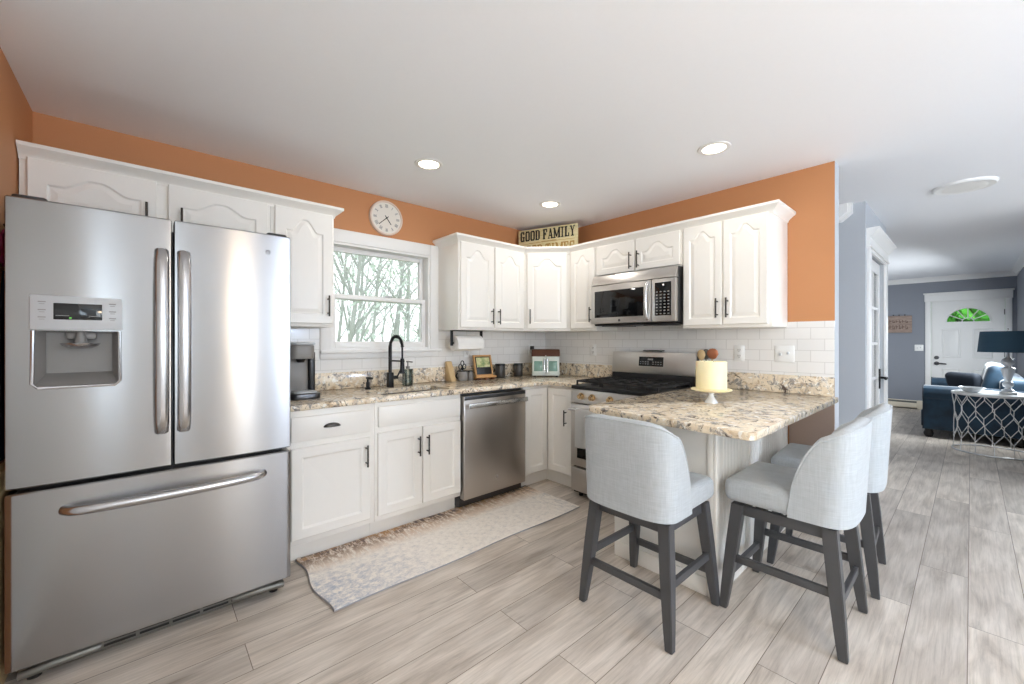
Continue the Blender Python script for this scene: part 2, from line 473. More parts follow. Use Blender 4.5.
# ------------------------------------------------------------------ the setting
XL, YE, CH = -3.74, -2.57, 2.44          # left wall, end of the stove wall, ceiling height
XF, YR = 7.43, -3.66                     # entry wall, right-hand wall of the living room
struct('floor', box(nb(), -3.9, 7.6, -6.65, 0.12, -.06, 0), 'plank_floor')
struct('ceiling', box(nb(), -3.9, 7.6, -6.65, 0.12, CH, CH + .08), 'ceiling_paint')
def two_sided(name, args, inside, mats, hole=None):
    o = struct(name, box(nb(), *args), mats)
    if hole: cut(o, hole)
    for p in o.data.polygons: p.material_index = 0 if inside(p.normal, p.center) else 1
    return o
WX0, WX1, WZ0, WZ1 = -2.30, -1.462, 1.205, 2.022      # kitchen window opening
two_sided('wall_back', (-3.86, 1.3, 0, .14, 0, CH), lambda n, c: n.y < -.5 and c.x < .1, ['orange_paint', 'white_paint'],
          box(nb(), WX0, WX1, -.2, .4, WZ0, WZ1))
struct('wall_left', box(nb(), -3.86, XL, -1.0, 0, 0, CH), 'orange_paint')
o = struct('wall_side', box(nb(), -3.86, XL, -6.5, -1.0, 0, CH), 'white_paint'); cut(o, box(nb(), -4.0, -3.5, -5.90, -4.40, .88, 2.12))
two_sided('wall_stove', (0, .12, YE, 0, 0, CH), lambda n, c: n.x < -.5, ['orange_paint', 'gray_paint'])
struct('wall_pantry', box(nb(), 1.146, 1.26, YE, 0, 0, CH), 'gray_paint')
FX0, FX1 = 1.30, 2.22                     # french door opening
o = struct('wall_hall', box(nb(), 1.26, 2.37, YE, YE + .12, 0, CH), 'gray_paint'); cut(o, box(nb(), FX0, FX1, YE - .3, YE + .4, -.1, 2.05))
struct('wall_closet', box(nb(), 2.25, 2.37, YE + .12, -.78, 0, CH), 'slate_paint')
struct('wall_living', box(nb(), 2.37, XF, -.9, -.78, 0, CH), 'slate_paint')
o = struct('wall_entry', box(nb(), XF, XF + .14, YR - .12, -.78, 0, CH), 'slate_paint'); cut(o, box(nb(), XF - .3, XF + .5, -3.548, -2.652, -.1, 2.02))
o = struct('wall_right', box(nb(), 2.62, XF, YR - .12, YR, 0, CH), 'slate_paint'); cut(o, box(nb(), 4.2, 5.8, YR - .5, YR + .3, .85, 2.15))
struct('wall_dining', box(nb(), 2.5, 2.62, -6.5, YR, 0, CH), 'white_paint')
o = struct('wall_front', box(nb(), -3.86, 2.62, -6.62, -6.5, 0, CH), 'white_paint')
c = box(nb(), 0.3, 2.4, -6.9, -6.3, .02, 2.1); box(c, -2.26, -1.82, -6.9, -6.3, .4, 2.1); cut(o, c)
# glazed openings; the dining-side ones behind the camera are unseen, added for fill light
def glazed(name, x0, x1, y, z0, z1, bars, side=False):
    b = nb(); w = .05; c0 = Vector(((x0 + x1) / 2, y, 0))
    for a in [(x0, x0 + w), (x1 - w, x1)]: box(b, *a, y - .04, y + .04, z0, z1)
    for a in [(z0, z0 + w), (z1 - w, z1)]: box(b, x0 + w, x1 - w, y - .04, y + .04, *a)
    for k in range(1, bars): xx = x0 + (x1 - x0) * k / bars; box(b, xx - .03, xx + .03, y - .03, y + .03, z0 + w, z1 - w)
    p = box(nb(), x0 + w, x1 - w, y - .004, y + .004, z0 + w, z1 - w)
    if side:
        for q in (b, p): q.transform(Matrix.Translation((-3.80, -5.15, 0)) @ Matrix.Rotation(PI / 2, 4, 'Z') @ Matrix.Translation(-c0))
    o = struct(name, b, 'trim_white')
    obj('pane', p, 'window_glass', o)
    return o
glazed('fill_door_3', 0.3, 2.4, -6.56, .02, 2.1, 2)
glazed('fill_window_2', -2.26, -1.82, -6.56, .4, 2.1, 1)
glazed('fill_window_4', -.75, .75, 0, .88, 2.12, 2, True)
glazed('window_3', 4.2, 5.8, YR - .06, .85, 2.15, 2)

# baseboards and crown of the living room
bp = [(0, 0), (.014, 0), (.014, .09), (.006, .10), (0, .10)]
def strip(name, prof, path, mat='trim_white'): return struct(name, sweep(nb(), prof, path), mat)
strip('baseboard_stove', bp, [(0, -2.31), (0, YE)])
struct('shade_panel', box(nb(), -.012, 0, YE, -2.322, .10, .885), 'wall_shade_taupe', label='thin taupe panel standing in for shade on the wall under the peninsula counter')  # added panel; its taupe paints the shade under the counter
strip('baseboard_hall', bp, [(1.146, -.02), (1.146, YE)])
cr = [(0, CH), (.06, CH), (.06, CH - .009), (.042, CH - .025), (.02, CH - .06), (.010, CH - .075), (.010, CH - .088), (0, CH - .088)]
strip('trim_1', cr, [(2.37, -.9), (XF, -.9), (XF, YR), (2.62, YR)])
strip('baseboard_left', bp, [(XL, -6.4), (XL, -1.0)])

# tile backsplash (fixed to the walls)
b = box(nb(), -2.72, WX0 - .072, -.012, 0, 1.04, 1.40); box(b, WX0 - .072, WX1 + .076, -.012, 0, 1.04, 1.15); box(b, WX1 + .076, 0, -.012, 0, 1.04, 1.40)
struct('trim_2', b, 'subway_tile', label='white subway tile backsplash on the window wall')
struct('trim_3', box(nb(), -.012, 0, YE, -.012, 1.04, 1.41), 'subway_tile', label='white subway tile backsplash on the stove wall')

# ------------------------------------------------------------------ kitchen window
w1 = struct('window_1', box(nb(), WX0, WX0 + .02, -.01, .13, WZ0, WZ1), 'trim_white')
b = nb(); box(b, WX1 - .02, WX1, -.01, .13, WZ0, WZ1); box(b, WX0 + .02, WX1 - .02, -.01, .13, WZ1 - .02, WZ1); box(b, WX0 + .02, WX1 - .02, .0, .13, WZ0, WZ0 + .02)
obj('jamb', b, 'trim_white', w1)
b = nb(); cw = .092
box(b, WX0 - .074, WX0 + .004, -.024, 0, WZ0, WZ1 + cw, .006); box(b, WX1 - .004, WX1 + .078, -.024, 0, WZ0, WZ1 + cw, .006)
box(b, WX0 + .004, WX1 - .004, -.024, 0, WZ1 - .004, WZ1 + cw, .006)
obj('casing', b, 'trim_white', w1)
b = nb(); box(b, WX0 - .076, WX1 + .095, -.05, 0, WZ0 - .018, WZ0 + .004, .006); box(b, WX0 - .074, WX1 + .078, -.022, 0, WZ0 - .062, WZ0 - .018, .005)
obj('sill', b, 'trim_white', w1)
def sash(name, z0, z1, y, wb, wt):
    b = nb(); a, c = WX0 + .02, WX1 - .02; s = .034
    box(b, a, a + s, y, y + .035, z0, z1, .003); box(b, c - s, c, y, y + .035, z0, z1, .003)
    box(b, a + s, c - s, y, y + .035, z0, z0 + wb, .003); box(b, a + s, c - s, y, y + .035, z1 - wt, z1, .003)
    o = obj(name, b, 'trim_white', w1)
    obj('pane', box(nb(), a + s, c - s, y + .015, y + .021, z0 + wb, z1 - wt), 'window_glass', o)
    return o
zm = 1.612
sash('upper_sash', zm - .015, WZ1 - .02, .085, .035, .035)
lo = sash('lower_sash', WZ0 + .02, zm + .025, .04, .05, .035)
obj('sash_lock', box(nb(), -1.85, -1.80, .03, .05, zm + .025, zm + .037, .003), 'pale_gray_plastic', lo)

# ------------------------------------------------------------------ french door of the hall and the casing with its crown head
d1 = struct('door_1', box(nb(), FX0, FX0 + .11, YE + .03, YE + .07, .01, 2.04), 'trim_white')
b = nb(); y0, y1 = YE + .03, YE + .07
box(b, FX1 - .11, FX1, y0, y1, .01, 2.04); box(b, FX0 + .11, FX1 - .11, y0, y1, .01, .24); box(b, FX0 + .11, FX1 - .11, y0, y1, 1.93, 2.04)
ww = (FX1 - FX0 - .22)
for k in (1, 2): xx = FX0 + .11 + ww * k / 3; box(b, xx - .012, xx + .012, y0 + .004, y1 - .004, .24, 1.93)
for k in range(1, 5): zz = .24 + 1.69 * k / 5; box(b, FX0 + .11, FX1 - .11, y0 + .005, y1 - .005, zz - .012, zz + .012)
obj('leaf_frame', b, 'trim_white', d1)
obj('pane', box(nb(), FX0 + .11, FX1 - .11, YE + .047, YE + .053, .24, 1.93), 'window_glass', d1)
b = nb(); hx = FX1 - .055; box(b, hx - .022, hx + .022, y0 - .012, y0, .80, 1.0, .008)
cyl(b, (hx, y0 - .01, .91), (hx, y0 - .065, .91), .011); tube(b, [(hx, y0 - .06, .91), (hx - .04, y0 - .066, .912), (hx - .12, y0 - .062, .908)], .010)
obj('lever_handle', b, 'black_metal', d1, origin=None)
b = nb()
box(b, FX0 - .10, FX0 + .012, YE - .022, YE, 0, 2.06, .004); box(b, FX1 - .012, FX1 + .10, YE - .022, YE, 0, 2.06, .004); box(b, FX0 + .012, FX1 - .012, YE - .022, YE, 2.038, 2.06, .004)
obj('casing', b, 'trim_white', d1)
hd = [(0, 2.06), (.035, 2.06), (.035, 2.075), (.024, 2.08), (.024, 2.15), (.035, 2.155), (.075, 2.205), (.085, 2.21), (.085, 2.225), (0, 2.225)]
obj('crown_head', sweep(nb(), hd, [(FX0 - .11, YE), (FX1 + .11, YE)]), 'trim_white', d1)
b = nb(); box(b, FX0 - .002, FX0 + .002, YE, YE + .12, 0, 2.05)
# crown return on the passage wall
b = nb(); prism(b, [(0, CH - .002), (.0, CH - .145), (.03, CH - .145), (.10, CH - .085), (.10, CH - .002)], .06, Matrix(((0, 0, -1, 1.146), (-1, 0, 0, -2.39), (0, 1, 0, 0), (0, 0, 0, 1))))
prism(b, [(.0, CH - .003), (0, CH - .12), (.02, CH - .12), (.075, CH - .075), (.075, CH - .003)], .075, Matrix(((0, 0, -1, 1.146), (-1, 0, 0, -2.39), (0, 1, 0, 0), (0, 0, 0, 1))))
struct('trim_4', b, 'trim_white')

# ------------------------------------------------------------------ front door
DY0, DY1, DZ = -3.535, -2.665, 2.005
d2 = struct('door_2', box(nb(), XF + .03, XF + .07, DY0, DY1, .01, 1.60), 'trim_white')
cy_, rw, rh, fz = (-2.866 - 3.369) / 2, .252, .235, 1.615
poly = [(DY0, 1.60), (cy_ - rw, 1.60), (cy_ - rw, fz)] + [(cy_ - rw * math.cos(PI * k / 20), fz + rh * math.sin(PI * k / 20)) for k in range(1, 20)] + [(cy_ + rw, fz), (cy_ + rw, 1.60), (DY1, 1.60), (DY1, DZ), (DY0, DZ)]
MX = Matrix(((0, 0, 1, XF + .03), (1, 0, 0, 0), (0, 1, 0, 0), (0, 0, 0, 1)))   # local x -> Y, y -> Z, z -> X
b = prism(nb(), poly, .04, MX); box(b, XF + .03, XF + .07, cy_ - rw, cy_ + rw, 1.60, fz)
obj('upper_leaf', b, 'trim_white', d2)
obj('fanlight_pane', prism(nb(), [(cy_ + rw * math.cos(PI * k / 20), fz + rh * math.sin(PI * k / 20)) for k in range(21)], .006, Matrix.Translation((.017, 0, 0)) @ MX), 'window_glass', d2)
b = nb()
for a in (30, 60, 90, 120, 150):
    a = math.radians(a); cyl(b, (XF + .045, cy_ + .07 * math.cos(a), fz + .065 * math.sin(a)), (XF + .045, cy_ + rw * math.cos(a), fz + rh * math.sin(a)), .007, n=8)
tube(b, [(XF + .045, cy_ + .07 * math.cos(PI * k / 12), fz + .065 * math.sin(PI * k / 12)) for k in range(13)], .007, 8)
tube(b, [(XF + .028, cy_ + (rw + .012) * math.cos(PI * k / 24), fz - .006 + (rh + .014) * math.sin(PI * k / 24)) for k in range(25)], .012, 8)
obj('fanlight_grille', b, 'trim_white', d2)
b = nb()
for ya, yb in ((-2.80, -3.03), (-3.17, -3.40)):
    for za, zb in ((.97, 1.49), (.22, .78)):
        MP = Matrix(((0, 0, -1, XF + .03), (-1, 0, 0, ya), (0, 1, 0, za), (0, 0, 0, 1)))
        W_, H_ = ya - yb, zb - za
        ring = [[(0, 0), (W_, 0), (W_, H_), (0, H_)]]
        pts = lambda d: [(d, d), (W_ - d, d), (W_ - d, H_ - d), (d, H_ - d)]
        bb = nb(); R_ = [[bb.verts.new((x, y, z)) for x, y in pts(d)] for d, z in ((0, 0), (.008, .008), (.018, .008), (.026, .001), (.05, .007))]
        for A, B in zip(R_, R_[1:]):
            for i in range(4): bb.faces.new((A[i], A[(i + 1) % 4], B[(i + 1) % 4], B[i]))
        bb.faces.new(R_[-1]); bmesh.ops.recalc_face_normals(bb, faces=bb.faces); bb.transform(MP); merge(b, bb)
obj('raised_panel', b, 'trim_white', d2)
b = nb(); box(b, XF - .022, XF, DY1, DY1 + .075, 0, 1.992, .004); box(b, XF - .022, XF, DY0 - .075, DY0, 0, 1.992, .004); box(b, XF - .022, XF, DY0 - .085, DY1 + .085, 1.992, 2.12, .004); box(b, XF - .04, XF, DY0 - .10, DY1 + .10, 2.12, 2.15, .006)
obj('casing', b, 'trim_white', d2)
b = nb(); cyl(b, (XF + .03, -2.735, .97), (XF + .005, -2.735, .97), .032, n=20); obj('deadbolt', b, 'steel_dark', d2)
b = nb(); cyl(b, (XF + .03, -2.735, .865), (XF + .01, -2.735, .865), .034, n=20); cyl(b, (XF + .01, -2.735, .865), (XF - .03, -2.735, .865), .012); tube(b, [(XF - .03, -2.735, .865), (XF - .032, -2.79, .868), (XF - .03, -2.86, .858)], .011, 8)
obj('lever_handle', b, 'steel_dark', d2)
b = nb(); [box(b, XF + .005, XF + .03, DY0 - .004, DY0 + .012, z, z + .09) for z in (.25, 1.0, 1.72)]; obj('hinge', b, 'steel_dark', d2)

# ------------------------------------------------------------------ ceiling lights
def downlight(x, y, label, power=1.7):
    t = thing('recessed_light', label, 'ceiling light', (x, y, CH), 'recessed ceiling lights')
    obj('trim_ring', lathe(nb(), [(.064, -.001), (.066, -.007), (.088, -.006), (.092, -.001)], (x, y, CH), 36), 'trim_white', t)
    obj('lens', lathe(nb(), [(0, -.004), (.066, -.004), (.066, -.001), (0, -.001)], (x, y, CH), 36), 'lamp_lens', t)
    l = area('downlight', (x, y, CH - .012), (0, 0, -1), .13, power, (1.0, .96, .91), shape='DISK', spread=165)
    return t
downlight(-1.93, -.79, 'lit round recessed light in the ceiling nearest the window and the wall clock')
downlight(-.757, -.777, 'lit round recessed light in the ceiling in front of the sign')
downlight(-.764, -2.126, 'lit round recessed light in the ceiling above the peninsula counter', 1.3)
# the dining pendant behind the camera; the refrigerator door mirrors it
def pendant(x, y, label, mat='fill_globe'):
    t = thing('pendant_lamp', label, 'pendant lamp', (x, y, CH), 'globe pendants over the dining area, one added as fill light')
    obj('canopy', lathe(nb(), [(0, -.03), (.05, -.028), (.06, 0), (0, 0)], (x, y, CH), 24), 'steel_smooth', t)
    obj('cord', cyl(nb(), (x, y, CH - .03), (x, y, 1.82), .004, n=8), 'black_metal', t)
    obj('socket_cap', lathe(nb(), [(0, .08), (.02, .08), (.035, .02), (.035, 0), (0, 0)], (x, y, 1.755), 20), 'steel_smooth', t)
    obj('globe', lathe(nb(), [(.15 * math.sin(PI * k / 16), -.15 * math.cos(PI * k / 16)) for k in range(17)], (x, y, 1.61), 32), mat, t, angle=180)
pendant(-2.545, -3.90, 'lit globe pendant over the dining area, mirrored in the refrigerator door', 'lamp_globe_warm')
pendant(-1.20, -5.60, 'unseen globe pendant added as fill light, nearer the added glazed door')  # second globe is made up, added out of view as fill light
t = thing('flush_ceiling_fixture', 'large flat white unlit round fixture on the ceiling over the hall', 'ceiling fixture', (1.24, -3.12, CH))
obj('cover', lathe(nb(), [(0, -.022), (.10, -.021), (.148, -.014), (.15, -.01)], (1.24, -3.12, CH), 48), 'white_paint', t)
obj('rim', lathe(nb(), [(.148, -.018), (.158, -.02), (.168, -.012), (.17, 0), (.148, 0)], (1.24, -3.12, CH), 48), 'trim_white', t)

# ------------------------------------------------------------------ refrigerator
FL, FR, FY = -3.690, -2.764, -.86
fr = thing('refrigerator', 'large stainless steel french door refrigerator with water dispenser', 'refrigerator', ((FL + FR) / 2, -.45, 0))
b = box(nb(), FL + .012, FR - .012, -.745, -.06, .045, 1.775, .006); obj('body', b, 'steel_dark', fr)
def bow_slab(x0, x1, z0, z1, yf=FY, yb=-.752, rc=.004, bow=.006, full=None):
    fx0, fx1 = full or (x0, x1)
    def pts(e):
        P = [(x0 + e, yb)]; n = 20
        for i in range(n + 1):
            u = i / n; u = .5 - .5 * math.cos(PI * u); x = x0 + e + (x1 - x0 - 2 * e) * u
            q = (2 * (x - fx0) / (fx1 - fx0) - 1); y = yf + bow * q * q + e
            d = min(x - x0, x1 - x)
            if d < rc: y += rc - math.sqrt(max(0, rc * rc - (rc - max(d, 0)) ** 2))
            P.append((x, y))
        P.append((x1 - e, yb)); return P
    bm = nb(); R_ = [[bm.verts.new((x, y, z)) for x, y in pts(e)] for e, z in ((.005, z0), (0, z0 + .005), (0, z1 - .005), (.005, z1))]
    for A, B in zip(R_, R_[1:]):
        n = len(A)
        for i in range(n): bm.faces.new((A[i], A[(i + 1) % n], B[(i + 1) % n], B[i]))
    bm.faces.new(list(reversed(R_[0]))); bm.faces.new(R_[-1]); bmesh.ops.recalc_face_normals(bm, faces=bm.faces); return bm
XM = -3.225
dl = obj('door', bow_slab(FL, XM - .004, .742, 1.805), 'steel', fr)
NX0, NX1, NZ0, NZ1 = -3.618, -3.396, 1.112, 1.319
cut(dl, box(nb(), NX0, NX1, -.95, -.775, NZ0, NZ1))
dr = obj('door', bow_slab(XM + .004, FR, .742, 1.805), 'steel', fr)
dz = obj('freezer_drawer', bow_slab(FL, FR, .082, .725, bow=.006), 'steel', fr)
def vhandle(x, par):
    b = nb(); n = 24
    tube(b, [(0, FY + .004 - .055 * math.sin(PI * min(1, max(0, (k / n) * 1.0))) ** .35, .895 + .77 * k / n) for k in range(n + 1)], .017, 14)
    for v in b.verts: v.co.x = v.co.x * 1.4 + x
    return obj('handle', b, 'steel_smooth', par)
vhandle(-3.262, dl); vhandle(-3.188, dr)
b = nb(); n = 28
tube(b, [(-3.545 + .66 * k / n, FY + .004 - .06 * math.sin(PI * k / n) ** .3, 0) for k in range(n + 1)], .017, 14)
for v in b.verts: v.co.z = v.co.z * 1.1 + .637
obj('handle', b, 'steel_smooth', dz)
# dispenser
dp = obj('dispenser_bezel', None or box(nb(), -3.632, -3.382, FY - .0035, FY + .012, NZ1 + .002, 1.452, .01), 'pale_gray_plastic', fr)
b = nb(); box(b, -3.571, -3.441, FY - .006, FY - .003, 1.362, 1.424, .002); obj('display', b, 'black_glass', dp)
b = nb(); box(b, -3.530, -3.524, FY - .0075, FY - .0055, 1.366, 1.371); obj('indicator', b, 'display_green', dp)
for xx in (-3.600, -3.412):
    for zz in (1.425, 1.395, 1.368):
        b = box(nb(), xx - .010, xx + .010, FY - .0045, FY - .003, zz, zz + .004); box(b, xx - .007, xx + .007, FY - .0045, FY - .003, zz - .007, zz - .005); obj('touch_key', b, 'ink_gray', dp)
for xa, xb_ in ((-3.565, -3.530), (-3.478, -3.447)): obj('display_line', box(nb(), xa, xb_, FY - .0075, FY - .0055, 1.376, 1.378), 'ink_gray', dp)
b = nb(); R_ = []
for d, y in ((0, FY - .002), (.004, FY + .01), (.02, -.786)):
    R_.append([b.verts.new(p) for p in ((NX0 + d, y, NZ0 + d * 2.2), (NX1 - d, y, NZ0 + d * 2.2), (NX1 - d, y, NZ1 - d * .2), (NX0 + d, y, NZ1 - d * .2))])
for A, B in zip(R_, R_[1:]):
    for i in range(4): b.faces.new((A[i], A[(i + 1) % 4], B[(i + 1) % 4], B[i]))
b.faces.new(R_[-1]); bmesh.ops.recalc_face_normals(b, faces=b.faces)
bmesh.ops.reverse_faces(b, faces=b.faces)
ni = obj('dispenser_recess', b, 'gray_plastic', fr)
b = nb(); tube(b, [(NX0 - .004, FY - .002, NZ1), (NX0 - .006, FY - .002, NZ0 + .01), (NX0 + .008, FY - .002, NZ0 - .006), (NX1 - .008, FY - .002, NZ0 - .006), (NX1 + .006, FY - .002, NZ0 + .01), (NX1 + .004, FY - .002, NZ1)], .006, 8)
obj('recess_frame', b, 'steel_smooth', ni)
b = lathe(nb(), [(0, -.012), (.03, -.010), (.05, .0), (.056, .010), (.052, .010), (.03, .002), (0, 0)], (-3.503, -.832, 1.262), 28)
obj('spout_cup', b, 'steel_smooth', ni)
b = nb(); cyl(b, (-3.503, -.825, 1.27), (-3.503, -.825, 1.318), .02, .012); box(b, -3.545, -3.46, -.82, -.79, 1.285, 1.318, .01); obj('spout', b, 'gray_plastic', ni)
# badge: a ringed disc with two interlaced script loops
bx, bz = -2.866, 1.716
YB = FY + .0065
b = nb(); M_ = Matrix.Translation((bx, YB, bz)) @ Matrix.Rotation(PI / 2, 4, 'X'); lathe(b, [(0, .003), (.015, .003), (.016, .0), (0, -.002)], M=M_, n=28)
bd = obj('badge', b, 'pale_gray_plastic', dr)
b = nb(); tube(b, [(bx + .0095 * math.cos(a * PI / 12), YB - .004, bz + .0095 * math.sin(a * PI / 12)) for a in range(24)], .0014, 6, True)
tube(b, [(bx - .003 + .0036 * math.cos(a * PI / 8), YB - .004, bz + .001 + .0048 * math.sin(a * PI / 8)) for a in range(14)], .0012, 6)
tube(b, [(bx + .004 + .0030 * math.cos(.6 + a * PI / 8), YB - .004, bz + .0005 + .0046 * math.sin(.6 + a * PI / 8)) for a in range(14)], .0012, 6)
obj('badge_emblem', b, 'ink_black', bd)
# toe grille and feet, hinge caps
b = box(nb(), FL + .02, FR - .02, -.80, -.70, .018, .078, .008)
tube(b, [(FL + .03, -.83, .05), (FL + .12, -.842, .062), (FL + .24, -.815, .05)], .016, 10); tube(b, [(FR - .03, -.83, .05), (FR - .12, -.842, .062), (FR - .24, -.815, .05)], .016, 10)
gr = obj('toe_grille', b, 'duct_gray', fr)
b = nb()
for k in range(5):
    for zz in (.034, .052): box(b, -3.44 + k * .108, -3.44 + k * .108 + .096, -.803, -.799, zz, zz + .009)
obj('grille_slots', b, 'foot_black', gr)
for xx in (FL + .06, FR - .06):
    for yy in (-.77, -.12): obj('foot', cyl(nb(), (xx, yy, 0), (xx, yy, .05), .02), 'foot_black', fr)
for xx in (FL + .055, FR - .055): obj('hinge_cap', box(nb(), xx - .045, xx + .045, -.83, -.70, 1.776, 1.822, .01), 'steel_dark', fr)

# ------------------------------------------------------------------ cabinets
AX = lambda x, z, y: frame_M((x, y, z), (1, 0, 0), (0, -1, 0))       # face of the window wall, x to the right
BX = lambda y, z, x: frame_M((x, y, z), (0, -1, 0), (-1, 0, 0))      # face of the stove wall, -y to the right
def add_door(par, M, W, H, rise, handle=None, name='door', stile=.055, top=None):
    d = obj(name, panel_door(nb(), M, W, H, rise, stile, top=top), 'cabinet_white', par, angle=10)
    if handle:
        hx, hz = handle[:2]; kind = handle[2] if len(handle) > 2 else 'v'
        Mh = M @ Matrix.Translation((hx, hz, .02))
        if kind == 'v': obj('handle', bar_pull(Mh, .135), 'bronze_metal', d)
    return d
UP = []
def upper(label, loc, body, doors, name='wall_cabinet'):
    t = thing(name, label, 'cabinet', loc); bm = nb(); UP.append(t)
    for a in body: box(bm, *a, .002)
    obj('body', bm, 'cabinet_white', t)
    for a in doors: add_door(t, *a)
    return t
ZB, ZT, CF = 1.372, 2.13, -.33
upper('short two-door white wall cabinet above the refrigerator', (-3.24, 0, 1.83), [(-3.735, -2.752, CF, -.002, 1.83, ZT)],
      [(AX(-3.71, 1.84, CF), .44, .265, .05, (.40, .075), 'door', .06, .06), (AX(-3.226, 1.84, CF), .459, .265, .05, (.055, .075), 'door', .06, .06)])
upper('tall narrow one-door white wall cabinet between refrigerator and window', (-2.56, 0, ZB), [(-2.750, -2.380, CF, -.002, ZB, ZT)],
      [(AX(-2.730, ZB + .02, CF), .338, .715, .075, (.306, .115), 'door', .06, .06)])
upper('two-door white wall cabinet just right of the window, above the paper towels', (-1.01, 0, ZB), [(-1.385, -.642, CF, -.002, ZB, ZT)],
      [(AX(-1.372, ZB + .02, CF), .352, .715, .07, (.322, .10)), (AX(-1.002, ZB + .02, CF), .346, .715, .07, (.030, .10))])
t = thing('corner_cabinet', 'white diagonal corner wall cabinet below the wooden sign', 'cabinet', (-.3, -.3, ZB)); UP.append(t)
obj('body', prism(nb(), [(-.640, -.002), (-.640, CF), (CF, -.640), (-.002, -.640), (-.002, -.002)], ZT - ZB, Matrix.Translation((0, 0, ZB)), .002), 'cabinet_white', t)
r2 = math.sqrt(.5)
add_door(t, frame_M((-.640 + .022, CF - .022, ZB + .02), (1, -1, 0), (-1, -1, 0)), .376, .715, .07, (.030, .115))
upper('narrow one-door white wall cabinet between the corner cabinet and the microwave', (0, -.79, ZB), [(CF, -.002, -.942, -.642, ZB, ZT)],
      [(BX(-.658, ZB + .02, CF), .272, .715, .06, (.242, .12), 'door', .05)])
upper('short two-door white wall cabinet above the microwave', (0, -1.33, 1.84), [(CF, -.002, -1.724, -.944, 1.84, ZT)],
      [(BX(-.960, 1.85, CF), .368, .255, .06, (.340, .085), 'door', .05), (BX(-1.342, 1.85, CF), .368, .255, .06, (.028, .085), 'door', .05)])
upper('tall two-door white wall cabinet at the open end of the stove wall', (0, -2.02, ZB), [(CF, -.002, -2.310, -1.726, ZB, ZT)],
      [(BX(-1.738, ZB + .02, CF), .270, .715, .05, (.243, .115), 'door', .045), (BX(-2.018, ZB + .02, CF), .272, .715, .05, (.030, .115), 'door', .045)])
cp = [(0, ZT - .035), (.005, ZT - .035), (.008, ZT - .022), (.016, ZT - .014), (.036, ZT + .004), (.046, ZT + .010), (.050, ZT + .014), (.050, ZT + .03), (0, ZT + .03)]
CL = [(-3.736, CF), (-2.751, CF), (-2.380, CF), (-2.380, -.004)]
CR = [(-1.385, -.004), (-1.385, CF), (-.641, CF), (CF, -.641), (CF, -.943), (CF, -1.725), (CF, -2.310), (-.004, -2.310)]
for par, path, lo_, hi_ in ((UP[0], CL, 0, 1), (UP[1], CL, 1, 3), (UP[2], CR, 0, 2), (UP[3], CR, 2, 3), (UP[4], CR, 3, 4), (UP[5], CR, 4, 5), (UP[6], CR, 5, 7)):
    obj('crown_molding', sweep(nb(), cp, path, lo_, hi_), 'cabinet_white', par)

# base cabinets
BF = -.60
def base_body(bm, x0, x1): box(bm, x0, x1, BF, -.012, .115, .884, .002); box(bm, x0, x1, -.525, -.03, 0, .12)
t = thing('base_cabinet', 'white base cabinet with one drawer over one door, beside the refrigerator', 'cabinet', (-2.47, -.3, 0)); bm = nb(); base_body(bm, -2.735, -2.218); obj('body', bm, 'cabinet_white', t)
add_door(t, AX(-2.705, .150, BF), .455, .520, 0, (.425, .41))
d = obj('drawer', box(nb(), -2.705, -2.250, BF - .02, BF, .705, .845, .005), 'cabinet_white', t)
b = nb(); prof = [(.048 * math.cos(PI * k / 14), .022 * math.sin(PI * k / 14)) for k in range(15)]
R_ = [[b.verts.new((-2.486 + x * s, BF - .02 - o_, .772 + z * s)) for x, z in prof] for s, o_ in ((1, 0), (1, .010), (.8, .022), (.35, .027))]
for A, B in zip(R_, R_[1:]):
    for i in range(14): b.faces.new((A[i], A[i + 1], B[i + 1], B[i]))
b.faces.new(R_[-1]); obj('cup_pull', b, 'bronze_metal', d)
t = thing('sink_cabinet', 'white two-door base cabinet under the sink', 'cabinet', (-1.88, -.3, 0)); bm = nb(); base_body(bm, -2.216, -1.552)
o = obj('body', bm, 'cabinet_white', t)
SX0, SX1, SY0, SY1 = -2.14, -1.60, -.55, -.25
cut(o, box(nb(), SX0 - .03, SX1 + .03, SY0 - .02, SY1 + .03, .66, 1.0))
add_door(t, AX(-2.200, .150, BF), .316, .535, 0, (.286, .41)); add_door(t, AX(-1.876, .150, BF), .316, .535, 0, (.030, .41))
obj('false_drawer_front', box(nb(), -2.196, -1.562, BF - .02, BF, .722, .855, .005), 'cabinet_white', t)
t = thing('corner_base_cabinet', 'white corner base cabinet with two doors meeting at a right angle', 'cabinet', (-.3, -.3, 0)); bm = nb()
prism(bm, [(-.905, -.012), (-.905, BF), (BF, BF), (BF, -.943), (-.012, -.943), (-.012, -.012)], .769, Matrix.Translation((0, 0, .115)), .002)
prism(bm, [(-.905, -.03), (-.905, -.535), (-.545, -.535), (-.545, -.943), (-.03, -.943), (-.03, -.03)], .12)
obj('body', bm, 'cabinet_white', t)
add_door(t, AX(-.890, .128, BF), .266, .735, 0); add_door(t, BX(-.624, .128, BF), .272, .735, 0, (.215, .49))
